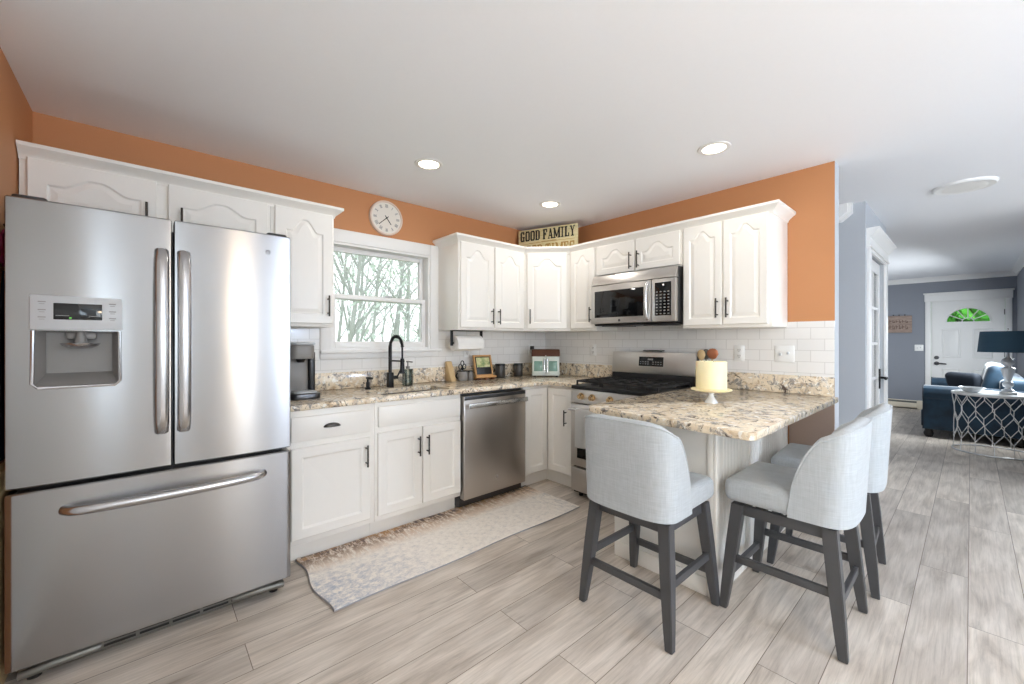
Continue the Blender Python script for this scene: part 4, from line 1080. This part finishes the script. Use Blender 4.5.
# knife block, mug with looped handles, jar
t = tag(obj('wooden_block', prism(nb(), [(-.235, 0), (-.05, 0), (-.03, .035), (-.03, .175), (-.075, .175)], .055, Matrix(((0, 0, 1, -1.325), (.5, 0, 0, -.02), (0, 1, 0, ZC), (0, 0, 0, 1))), .006), 'tan_wood'), 'pale wooden block leaning at the wall, left of the black scissors', 'wooden block')
mx, my = -1.185, -.10
mug = thing('wire_mug', 'gray mug with a black rim holding scissors, beside the tablet', 'mug', (mx, my, ZC))
obj('cup', lathe(nb(), [(0, 0), (.040, 0), (.050, .02), (.052, .07), (.046, .085), (.043, .085), (.048, .07), (.046, .02), (0, .008)], (mx, my, ZC), 28), 'gray_plastic', mug)
obj('rim', tube(nb(), [(mx + .046 * math.cos(a * PI / 12), my + .046 * math.sin(a * PI / 12), ZC + .086) for a in range(24)], .004, 6, True), 'black_metal', mug)
obj('handle', tube(nb(), [(mx - .047 - .030 * math.sin(PI * k / 10), my - .012 * math.sin(PI * k / 10), ZC + .020 + .05 * k / 10) for k in range(11)], .005, 8), 'black_metal', mug)
sc_ = thing('scissors', 'black-handled scissors standing in the gray mug', 'scissors', (mx, my, ZC))
b = nb()
for s in (-1, 1): box(b, mx + s * .006 - .006, mx + s * .006 + .006, my - .002 + s * .003, my + .001 + s * .003, ZC + .012, ZC + .095, .001)
obj('blades', b, 'chrome', sc_)
for s, zz in ((-1, .125), (1, .125), (0, .155)):
    obj('finger_loop', tube(nb(), [(mx + s * .024 + .017 * math.cos(a * PI / 9), my + .003 * s, ZC + zz + .022 * math.sin(a * PI / 9)) for a in range(18)], .0045, 6, True), 'black_metal', sc_)
b = nb(); [tube(b, [(mx, my + .002 * s, ZC + .09), (mx + s * .018, my + .003 * s, ZC + .108)], .005, 6) for s in (-1, 1)]; cyl(b, (mx, my, ZC + .09), (mx, my, ZC + .135), .005); obj('shank', b, 'black_metal', sc_)
t = thing('small_jar', 'small gray lidded jar between the mug and the tablet', 'jar', (-1.105, -.11, ZC))
obj('jar', lathe(nb(), [(0, 0), (.024, 0), (.026, .005), (.026, .065), (.022, .072), (0, .072)], (-1.105, -.11, ZC), 22), 'gray_plastic', t)
obj('lid', lathe(nb(), [(0, .0725), (.024, .0725), (.024, .084), (.02, .088), (0, .088)], (-1.105, -.11, ZC), 22), 'steel_dark', t)
# tablet in a wooden stand
tx, ty = -.975, -.17
t = thing('tablet_stand', 'wooden easel stand on the counter holding a small lit tablet', 'stand', (tx, ty, ZC))
MT = T(tx, ty, ZC) @ Matrix.Rotation(math.radians(-8), 4, 'Z') @ Matrix.Rotation(math.radians(-16), 4, 'X')
b = nb(); w_, h_ = .19, .205
z_ = .03
box(b, -w_ / 2, -w_ / 2 + .016, 0, .018, z_, z_ + h_, .003, M=MT); box(b, w_ / 2 - .016, w_ / 2, 0, .018, z_, z_ + h_, .003, M=MT); box(b, -w_ / 2 + .016, w_ / 2 - .016, 0, .018, z_ + h_ - .016, z_ + h_, .003, M=MT); box(b, -w_ / 2, w_ / 2, 0, .018, z_, z_ + .02, .003, M=MT)
obj('frame', b, 'oak_wood', t)
obj('ledge', box(nb(), -w_ / 2 - .012, w_ / 2 + .012, -.03, .02, .014, .030, .003, M=MT), 'oak_wood', t)
for x in (-.075, 0, .075): obj('foot', box(nb(), tx + x - .012, tx + x + .012, ty - .028, ty + .05, ZC, ZC + .017, .003), 'brown_wood', t)
obj('back_strut', cyl(nb(), MT @ Vector((0, .018, .18)), (tx + .01, ty + .125, ZC + .006), .006), 'oak_wood', t)
tb = thing('tablet', 'small tablet with a picture on its upper screen, in the wooden stand', 'tablet', MT @ Vector((0, .009, .052)))
obj('case', box(nb(), -w_ / 2 + .018, w_ / 2 - .018, .002, .014, .052, z_ + h_ - .018, .002, M=MT), 'black_plastic', tb)
obj('picture', box(nb(), -w_ / 2 + .026, w_ / 2 - .026, -.0005, .002, .118, z_ + h_ - .026, M=MT), 'photo_print', tb)
# dark canisters
for cx_, cy2, r_, h2, lab in ((-.735, -.095, .050, .135, 'dark cylindrical canister nearer the tablet stand'), (-.505, -.105, .045, .130, 'dark cylindrical canister just left of the mint toaster oven')):
    t = thing('canister', lab, 'canister', (cx_, cy2, ZC), 'dark canisters on the counter')
    obj('can', lathe(nb(), [(0, 0), (r_ - .003, 0), (r_, .004), (r_, h2 - .025), (r_ - .002, h2 - .022), (0, h2 - .022)], (cx_, cy2, ZC), 36), 'canister_dark', t)
    obj('lid', lathe(nb(), [(0, h2 - .0215), (r_ + .001, h2 - .0215), (r_ + .001, h2 - .004), (r_ - .003, h2), (0, h2)], (cx_, cy2, ZC), 36), 'black_plastic', t)
# toaster oven in the corner
MO = T(-.355, -.345, ZC) @ Matrix.Rotation(math.radians(-45), 4, 'Z')      # local -y faces the room
t = thing('toaster_oven', 'mint toaster oven with two glass doors and a brown top in the corner', 'toaster oven', (-.355, -.345, ZC))
MXo = MO @ Matrix(((0, 0, 1, 0), (1, 0, 0, 0), (0, 1, 0, 0), (0, 0, 0, 1)))       # poly (y, z), extruded along x
obj('housing', prism(nb(), [(-.005, .012), (.20, .012), (.20, .265), (.050, .265), (.018, .212)], .272, MO @ T(-.136, 0, 0) @ Matrix(((0, 0, 1, 0), (1, 0, 0, 0), (0, 1, 0, 0), (0, 0, 0, 1))), .006), 'mint_enamel', t)
b = prism(nb(), [(.006, .202), (.2015, .202), (.2015, .272), (.052, .272)], .284, MO @ T(-.142, 0, 0) @ Matrix(((0, 0, 1, 0), (1, 0, 0, 0), (0, 1, 0, 0), (0, 0, 0, 1))), .006)
tp = obj('top_cover', b, 'brown_wood', t)
obj('badge', lathe(nb(), [(0, 0), (.006, 0), (.006, .004), (0, .004)], M=MO @ T(0, .008, .206) @ Matrix.Rotation(PI / 2 - .5, 4, 'X'), n=16), 'chrome', tp)
MD = MO @ Matrix.Rotation(math.radians(-6.5), 4, 'X')
for s in (-1, 1):
    b = nb(); xa, xb_ = (s * .003, s * .128) if s > 0 else (-.128, -.003)
    d = obj('door', box(b, xa, xb_, -.020, -.006, .030, .195, .004, M=MD), 'mint_enamel', t)
    c_ = (xa + xb_) / 2 + s * .008
    obj('glass', box(nb(), c_ - .042, c_ + .042, -.0225, -.019, .055, .155, .003, M=MD), 'teal_glass', d)
    b = nb(); x_ = s * .014; cyl(b, MD @ Vector((x_, -.040, .045)), MD @ Vector((x_, -.040, .175)), .006)
    for z in (.058, .162): cyl(b, MD @ Vector((x_, -.018, z)), MD @ Vector((x_, -.040, z)), .004)
    obj('handle', b, 'chrome', d)
for x in (-.11, .11):
    for y in (.02, .18): obj('foot', box(nb(), x - .012, x + .012, y - .012, y + .012, 0, .013, M=MO), 'foot_black', t)

# outlets and switches
def outlet(label, M, cat='outlet', gang=1, kind='outlet', plug=False):
    t = thing('wall_outlet' if kind == 'outlet' else 'light_switch', label, cat, M.translation)
    W_ = .072 if gang == 1 else .118
    p = obj('cover_plate', box(nb(), -W_ / 2, W_ / 2, -.058, .058, 0, .006, .003, M=M), 'plate_white', t)
    if kind == 'outlet':
        for z in (-.022, .022):
            s = obj('socket', box(nb(), -.017, .017, z - .016, z + .016, .0055, .0085, .004, M=M), 'trim_white', p)
            b = nb(); box(b, -.008, -.005, z - .004, z + .008, .008, .0092, M=M); box(b, .005, .008, z - .004, z + .008, .008, .0092, M=M); box(b, -.0025, .0025, z - .012, z - .007, .008, .0092, M=M)
            obj('slots', b, 'ink_black', s)
    else:
        for k in range(gang):
            x = (k - (gang - 1) / 2) * .046
            s = obj('toggle', box(nb(), x - .006, x + .006, -.012 + .010 * (k % 2), .006 + .010 * (k % 2), .005, .018, .002, M=M @ Matrix.Rotation(0, 4, 'X')), 'pale_gray_plastic', p)
    if plug: obj('plug', box(nb(), -.018, .018, .004, .044, .0085, .040, .006, M=M), 'black_plastic', t)
    return t
outlet('white wall outlet above the gray mug, half hidden by paper towels, black plug in it', AX(-1.075, 1.185, -.012), plug=True)
outlet('white wall outlet with a black plug, just left of the toaster oven', AX(-.240, 1.180, -.012), plug=True)
outlet('white wall outlet left of the range', BX(-.668, 1.188, -.012))
outlet('white wall outlet right of the candle, above the peninsula counter', BX(-2.005, 1.189, -.012))
outlet('white double switch plate nearest the end of the stove wall', BX(-2.294, 1.189, -.012), 'light switch', 2, 'switch')

# towel over the oven handle
b = nb(); ny_ = 16; path = [(-.768, .44), (-.768, .50), (-.768, .60), (-.767, .70), (-.764, .728), (-.756, .7405), (-.748, .7425), (-.738, .7405), (-.731, .728), (-.729, .70), (-.729, .60)]
V = [[b.verts.new((x - .005 * math.sin(j * 1.1) * (1 if z < .7 else .1) * (1 if x < -.75 else .4), -1.055 - .27 * j / ny_, z - .006 * math.sin(j * .5) * (z < .5))) for x, z in path] for j in range(ny_ + 1)]
for j in range(ny_):
    for k in range(len(path) - 1): b.faces.new((V[j][k], V[j + 1][k], V[j + 1][k + 1], V[j][k + 1]))
bmesh.ops.solidify(b, geom=list(b.faces), thickness=.003)
tw = obj('dish_towel', b, 'linen_white'); tag(tw, 'white dish towel hanging over the oven door handle', 'towel')
# spoon rest on top of the backguard
t = tag(obj('spoon_rest', lathe(nb(), [(0, 0), (.03, 0), (.042, .006), (.045, .012), (.042, .012), (.03, .005), (0, .004)], M=T(-.052, -1.335, 1.1755 + .0095) @ Matrix.Diagonal((.62, 2.3, 1.2, 1)), n=28), 'chrome'), 'small silver tray resting on top of the range backguard', 'tray')
# crock with utensils
ux, uy = -.135, -1.83
t = thing('utensil_crock', 'gray crock of cooking utensils behind the candle', 'crock', (ux, uy, ZC))
obj('crock', lathe(nb(), [(0, 0), (.055, 0), (.062, .01), (.064, .15), (.058, .155), (.055, .15), (.052, .015), (0, .012)], (ux, uy, ZC), 30), 'gray_plastic', t)
for nm, dx, dy, hh, mat, lab, wd in (('wooden_spoon', -.02, .045, .245, 'tan_wood', 'pale wooden spoon in the crock, leftmost head showing', .026), ('slotted_spoon', .01, .022, .250, 'duct_gray', 'gray cooking spoon standing in the crock between two others', .024), ('copper_spoon', -.01, -.035, .255, 'copper', 'copper-headed cooking spoon in the crock behind the candle', .034)):
    s = thing(nm, lab, 'cooking utensil', (ux + dx * .3, uy + dy * .3, ZC + .014))
    p0, p1 = Vector((ux + dx * .3, uy + dy * .3, ZC + .014)), Vector((ux + dx, uy + dy, ZC + hh - .014))
    obj('handle', cyl(nb(), p0, p1, .006), 'tan_wood' if mat != 'duct_gray' else 'duct_gray', s)
    obj('head', lathe(nb(), [(0, -.036), (.6, -.026), (1, 0), (.85, .022), (.45, .034), (0, .037)], M=T(*(p1 + Vector((0, 0, .018)))) @ Matrix.Diagonal((.012, wd * 1.25, 1.15, 1)), n=20), mat, s)
# candle on a pedestal
px_, py_ = -.863, -2.150
t = thing('pedestal_stand', 'small clear glass pedestal stand with a cream plate on the peninsula', 'pedestal stand', (px_, py_, ZC))
obj('foot', lathe(nb(), [(0, 0), (.036, 0), (.036, .004), (.026, .018), (.017, .032), (.012, .048), (.016, .060), (.022, .067), (0, .067)], (px_, py_, ZC), 28), 'crystal', t)
obj('plate', lathe(nb(), [(0, .0675), (.085, .0675), (.107, .074), (.110, .079), (.107, .082), (.086, .080), (0, .080)], (px_, py_, ZC), 48), 'wax', t)
t = thing('pillar_candle', 'wide pale yellow pillar candle on the pedestal stand', 'candle', (px_, py_, ZC + .081))
obj('wax_body', lathe(nb(), [(0, .0805), (.080, .0805), (.0825, .083), (.0825, .236), (.080, .240), (.072, .238), (.068, .233), (0, .232)], (px_, py_, ZC), 48), 'wax', t)
for a in range(3): obj('wick', cyl(nb(), (px_ + .035 * math.cos(a * 2.09), py_ + .035 * math.sin(a * 2.09), ZC + .232), (px_ + .035 * math.cos(a * 2.09), py_ + .035 * math.sin(a * 2.09), ZC + .239), .0015, n=6), 'ink_black', t)

# ------------------------------------------------------------------ coats and board in the gap left of the refrigerator
def coat(name, label, y0, y1, z0, z1, mat, x=-3.716):
    b = nb(); n, m = 14, 12; V = []
    for i in range(n + 1):
        u = i / n; row = []
        for j in range(m + 1):
            v = j / m; w = .35 + .65 * min(1, (1 - v) * 3 + .1) if v > .8 else 1
            y = (y0 + y1) / 2 + (u - .5) * (y1 - y0) * w
            row.append(b.verts.new((x + .010 * math.sin(u * 14 + v * 3), y, z0 + (z1 - z0) * v)))
        V.append(row)
    for i in range(n):
        for j in range(m): b.faces.new((V[i][j], V[i + 1][j], V[i + 1][j + 1], V[i][j + 1]))
    bmesh.ops.solidify(b, geom=list(b.faces), thickness=.012)
    t = thing(name, label, 'clothing', (x, (y0 + y1) / 2, z0))
    obj('fabric', b, mat, t)
    obj('hanging_loop', tube(nb(), [(x, (y0 + y1) / 2 - .02, z1 - .01), (x - .012, (y0 + y1) / 2, z1 + .03), (x, (y0 + y1) / 2 + .02, z1 - .01)], .004, 6), 'black_metal', t)
    return t
coat('jacket', 'navy blue jacket hanging in the gap left of the refrigerator', -.80, -.42, .84, 1.55, 'navy_cloth')
coat('sweater', 'bright pink sweater hung above the navy jacket by the refrigerator', -.78, -.45, 1.57, 1.71, 'pink_cloth')
o = tag(obj('plank', box(nb(), -3.738, -3.706, -.83, -.25, 0, .80, .004), 'tan_wood'), 'tan wooden plank standing in the gap left of the refrigerator', 'board')

# ------------------------------------------------------------------ living room
# sofa against the right-hand wall, its rolled arm towards the kitchen
SXa, SXb, SYf, SYb = 4.42, 6.35, -2.715, -3.63
t = thing('sofa', 'dark blue velvet sofa with rolled arms by the front door', 'sofa', ((SXa + SXb) / 2, -3.2, 0))
obj('base', box(nb(), SXa + .20, SXb - .20, SYb + .03, SYf + .02, .11, .34, .02), 'blue_velvet', t)
obj('back', box(nb(), SXa + .06, SXb - .06, SYb, SYb + .24, .11, .80, .05, 4), 'blue_velvet', t)
for k in range(2):
    w_ = (SXb - SXa - .50) / 2; x0_ = SXa + .25 + k * w_
    obj('seat_cushion', box(nb(), x0_ + .005, x0_ + w_ - .005, SYb + .22, SYf + .0, .34, .50, .04, 3), 'blue_velvet', t)
    c = box(nb(), x0_ + .01, x0_ + w_ - .01, -.10, .10, 0, .48, .07, 4); c.transform(T(0, SYb + .33, .49) @ Matrix.Rotation(math.radians(12), 4, 'X')); obj('back_cushion', c, 'blue_velvet', t)
for x_, s in ((SXa, 1), (SXb, -1)):
    b = nb()
    prof = [(0, .11), (.17, .11), (.17, .50), (.205, .55), (.215, .61), (.19, .665), (.13, .685), (.06, .68), (.0, .65), (-.025, .59), (-.01, .53), (.02, .50)]
    prism(b, [(p * s, z) for p, z in prof], SYf - SYb - .02, Matrix(((1, 0, 0, x_), (0, 0, 1, SYb + .01), (0, 1, 0, 0), (0, 0, 0, 1))), .012, 3)
    am = obj('arm', b, 'blue_velvet', t, angle=60)
    sc = [(x_ + p * s, SYf - .012, z) for p, z in prof]
    obj('piping', tube(nb(), sc, .006, 6, True), 'dark_velvet', am)
    for y_ in (SYf - .06, SYb + .08): obj('bun_foot', lathe(nb(), [(0, 0), (.03, 0), (.045, .02), (.05, .05), (.038, .085), (.045, .11), (0, .11)], (x_ + s * .08, y_, 0), 20), 'foot_black', t)
# wire drum side table
tx, ty, tr, th_ = 3.92, -3.325, .325, .68
t = thing('side_table', 'round white wire drum side table in front of the blue sofa', 'side table', (tx, ty, 0))
b = nb(); nC, r_ = 14, .0042
P3 = lambda a, z: (tx + tr * math.cos(a) * (1 - .05 * math.sin(PI * z / th_)), ty + tr * math.sin(a) * (1 - .05 * math.sin(PI * z / th_)), z)
da = 2 * PI / nC; rows = 3; hz = (th_ - .03) / (rows + .5)
for r in range(rows + 1):
    z0_ = .012 + r * hz
    for c in range(nC):
        a = (c + .5 * (r % 2)) * da; up_ = hz * .27
        # each node: a vertical bar, then a Y that meets the two neighbours of the row above
        za, zb_ = z0_ + up_ * .0, min(z0_ + hz - up_, th_ - .02)
        cyl(b, P3(a, za + (up_ if r else 0)), P3(a, zb_), r_, n=6)
        if zb_ < th_ - .025:
            for s in (-.5, .5): cyl(b, P3(a, zb_), P3(a + s * da, min(z0_ + hz + up_, th_ - .02)), r_, n=6)
obj('wire_lattice', b, 'white_metal', t)
for z in (.010, th_ - .018): obj('ring', tube(nb(), [P3(2 * PI * k / 48, z) for k in range(48)], .009, 8, True), 'white_metal', t)
obj('table_top', lathe(nb(), [(0, th_ - .014), (tr + .005, th_ - .014), (tr + .008, th_ - .008), (tr + .005, th_), (0, th_)], (tx, ty, 0), 56), 'plate_white', t)
lx, ly = 3.90, -3.43
lp = thing('table_lamp', 'lamp with a dark blue drum shade and clear crystal base', 'lamp', (lx, ly, th_))
obj('base', box(nb(), lx - .065, lx + .065, ly - .065, ly + .065, th_ + .001, th_ + .03, .006), 'crystal', lp)
obj('stem', lathe(nb(), [(.045, .030), (.05, .045), (.03, .06), (.022, .075), (.04, .09), (.045, .11), (.04, .13), (.025, .145), (.028, .16), (.05, .25), (.056, .29), (.03, .305), (.025, .315), (.045, .335), (.055, .36), (.045, .39), (.022, .405), (.014, .42), (.014, .48), (0, .48)], (lx, ly, th_), 14), 'crystal', lp, angle=20)
z0_, z1_ = 1.150, 1.385
sh = obj('lamp_shade', lathe(nb(), [(.227, 0), (.230, 0), (.210, z1_ - z0_), (.207, z1_ - z0_), (.227, .0)], (lx, ly, z0_), 48), 'shade_blue', lp)
obj('shade_lining', lathe(nb(), [(.2258, .002), (.2058, z1_ - z0_ - .002), (.2048, z1_ - z0_ - .002), (.2248, .002), (.2258, .002)], (lx, ly, z0_), 48), 'shade_lining', sh)
b = nb(); [cyl(b, (lx, ly, z1_ - .02), (lx + .206 * math.cos(a), ly + .206 * math.sin(a), z1_ - .006), .003, n=6) for a in (0, 2.09, 4.19)]; cyl(b, (lx, ly, 1.16), (lx, ly, z1_ + .02), .006); lathe(b, [(0, 0), (.008, .004), (.006, .018), (0, .022)], (lx, ly, z1_ + .015), 12); obj('harp', b, 'chrome', lp)
obj('bulb', lathe(nb(), [(0, 0), (.014, 0), (.014, .03), (.03, .06), (.03, .08), (0, .105)], (lx, ly, 1.18), 16), 'lamp_lens', lp)
l = bpy.data.lights.new('lamp_light', 'POINT'); l.energy = 1.6; l.color = (1, .93, .82); l.shadow_soft_size = .05
o = bpy.data.objects.new('lamp_light', l); COL.objects.link(o); o.location = (lx, ly, 1.30)
bx_, by_ = 3.83, -3.16
t = tag(obj('glass_bowl', lathe(nb(), [(0, 0), (.05, 0), (.055, .005), (.09, .035), (.11, .06), (.107, .062), (.085, .038), (.05, .010), (0, .008)], (bx_, by_, th_ + .001), 32), 'crystal'), 'shallow clear bowl on the side table beside the lamp', 'bowl')
t = tag(obj('coaster_tray', box(nb(), 3.70, 3.86, -3.10, -3.02, th_ + .001, th_ + .014, .004), 'plate_white'), 'small white tray near the left edge of the side table', 'tray')
# throw pillow standing on the sofa
b = box(nb(), -.20, .20, -.06, .06, 0, .36, .055, 4); b.transform(T(4.95, -3.14, .505) @ Matrix.Rotation(math.radians(50), 4, 'Z') @ Matrix.Rotation(math.radians(-18), 4, 'X'))
tag(obj('throw_pillow', b, 'dark_velvet', origin=(4.95, -3.14, .505)), 'dark gray throw pillow leaning in the blue sofa', 'pillow')
# plaque
t = thing('wall_plaque', 'weathered wooden plaque with faded lettering left of the front door', 'plaque', (XF, -2.20, 1.43))
MQ = frame_M((XF - .001, -2.01, 1.43), (0, -1, 0), (-1, 0, 0))
obj('board', box(nb(), 0, .405, 0, .32, 0, .03, .004, M=MQ), 'plaque_wood', t)
b = nb()
for x in (.06, .14, .22, .30): box(b, x, x + .018, .30, .345, .004, .022, .003, M=MQ)
obj('hook', b, 'steel_dark', t)
b = nb()
for r, hh in ((.19, .05), (.07, .075)):
    for k in range(7):
        x = .05 + k * .045; box(b, x, x + .008, r, r + hh, .030, .0315, M=MQ)
        if k % 2: box(b, x, x + .03, r + hh * .45, r + hh * .6, .030, .0315, M=MQ)
        else: box(b, x, x + .028, r, r + .010, .030, .0315, M=MQ); box(b, x + .022, x + .03, r, r + hh * .6, .030, .0315, M=MQ)
obj('faded_lettering', b, 'leather_brown', t)
outlet('white double switch plate left of the front door', BX(-2.508, 1.145, XF), 'light switch', 2, 'switch')
# baseboard heater
t = thing('baseboard_heater', 'cream baseboard heater along the floor left of the front door', 'heater', (XF - .03, -1.75, 0))
MH = Matrix(((-1, 0, 0, XF), (0, 0, 1, -2.55), (0, 1, 0, 0), (0, 0, 0, 1)))
obj('cover', prism(nb(), [(.001, .02), (.055, .02), (.065, .035), (.065, .12), (.05, .135), (.03, .16), (.001, .16)], 1.60, MH, .003), 'cream_heater', t)
obj('slot', prism(nb(), [(.030, .128), (.058, .114), (.0665, .118), (.0665, .126), (.046, .146), (.032, .150)], 1.46, T(0, .07, 0) @ MH), 'duct_gray', t)
b = nb(); box(b, XF - .070, XF - .001, -2.565, -2.49, .0, .165, .005); obj('end_cap', b, 'cream_heater', t)

# ------------------------------------------------------------------ outdoors
struct('ground', box(nb(), -14, 14, .16, 30, -.50, -.45), 'grass')
def leaf_cloud(c, r, n, size, rd):
    b = nb()
    for _ in range(n):
        while True:
            p = Vector((rd.uniform(-1, 1), rd.uniform(-1, 1), rd.uniform(-1, 1)))
            if p.length < 1: break
        p = Vector((p.x * r[0], p.y * r[1], p.z * r[2])) + Vector(c)
        a = Vector((rd.gauss(0, 1), rd.gauss(0, 1), rd.gauss(0, 1))).normalized(); q = a.orthogonal().normalized(); w = a.cross(q); s = size * rd.uniform(.6, 1.3)
        b.faces.new([b.verts.new(p + v) for v in (q * s, w * s * .5, -q * s, -w * s * .5)])
    return b
def tree(x, y, h, lean, rd, label):
    t = thing('tree', label, 'tree', (x, y, -.46), 'bare trees beyond the kitchen window')
    top_ = Vector((x + lean, y + rd.uniform(-.1, .1), h)); base = Vector((x, y, -.46)); pts = []
    for k in range(9): u = k / 8; p = base.lerp(top_, u); pts.append(p + Vector((.10 * math.sin(u * 5 + x), .05, 0)) * u)
    r0 = rd.uniform(.03, .07)
    obj('trunk', tube(nb(), pts, r0, 8, rfun=lambda q: r0 * (1 - .75 * q)), 'bark', t)
    b = nb(); tips = []
    for k in range(14):
        u = rd.uniform(.25, .95); i = int(u * 8); p = pts[i]; d = Vector((rd.uniform(-1, 1), rd.uniform(-.15, .15), rd.uniform(.6, 1.5))).normalized(); L = rd.uniform(.6, 1.7)
        m = p + d * L * .5 + Vector((rd.uniform(-.1, .1), 0, .05)); q = p + d * L + Vector((rd.uniform(-.2, .2), 0, .1)); tube(b, [p, m, q], .02, 5, rfun=lambda s: .022 * (1 - .8 * s)); tips += [m, q]
        for _ in range(2): e = q + Vector((rd.uniform(-.5, .5), rd.uniform(-.12, .12), rd.uniform(.0, .5))); tube(b, [m, (m + e) / 2 + Vector((0, 0, .06)), e], .009, 4, rfun=lambda s: .010 * (1 - .7 * s)); tips.append(e)
    obj('branches', b, 'bark', t)
    b = nb()
    for p in tips: merge(b, leaf_cloud(p, (.34, .14, .28), 7, .045, rd))
    obj('leaves', b, 'leaf_pale', t)
rd = random.Random(21)
GX = lambda y, u: -3.31 + (y + 3.155) * (1.06 + .75 * u) / 3.155          # a spot across what the window looks out on
for i, (y, u, h, lean) in enumerate([(3.6, .12, 4.2, .5), (4.9, .62, 4.6, .8), (6.1, .22, 5.2, .6), (7.3, .80, 5.6, .3), (8.5, .40, 6.0, .9), (9.7, .05, 6.4, .8), (10.9, .68, 6.8, .5), (12.1, .30, 7.2, .9), (13.3, .92, 7.4, .2), (14.5, .52, 7.8, .9), (15.7, .15, 8.2, .7), (16.9, .75, 8.4, .6), (5.3, -.75, 5.0, .4), (8.1, 1.7, 5.8, .3), (11.5, -.7, 6.8, .6), (12.9, 1.8, 7.0, .4)]):
    tree(GX(y, u) - lean * .4, y, h, lean, rd, 'thin leaning tree with pale sparse leaves beyond the kitchen window')
for i, (x, y, w, lab) in enumerate(((GX(6.7, .25), 6.7, .6, 'pale green bush seen low through the left half of the kitchen window'), (GX(9.1, .8), 9.1, .6, 'pale green bush seen low through the right half of the kitchen window'))):
    t = thing('bush', lab, 'bush', (x, y, -.46)); b = leaf_cloud((x, y, .6), (w, .28, 1.0), 300, .085, rd); obj('leaves', b, 'leaf_pale', t)
    b = nb(); [cyl(b, (x + k * .05, y, -.46), (x + k * .15, y, .9), .02, .008, 6) for k in (-1, 0, 1)]; obj('stems', b, 'bark', t)
struct('ground', box(nb(), XF + .16, 16, -10, 3, -.50, -.10), 'grass')
t = thing('shrub', 'bright green shrub showing through the front door fanlight', 'shrub', (9.6, -3.6, -.10))
b = leaf_cloud((9.6, -3.7, 1.5), (.9, 1.6, 1.7), 5200, .15, rd); obj('leaves', b, 'leaf_green', t)
b = nb(); [cyl(b, (9.6, -3.7 + k * .2, -.1), (9.6, -3.7 + k * .4, 1.6), .03, .012, 6) for k in (-1, 0, 1)]; obj('stems', b, 'bark', t)
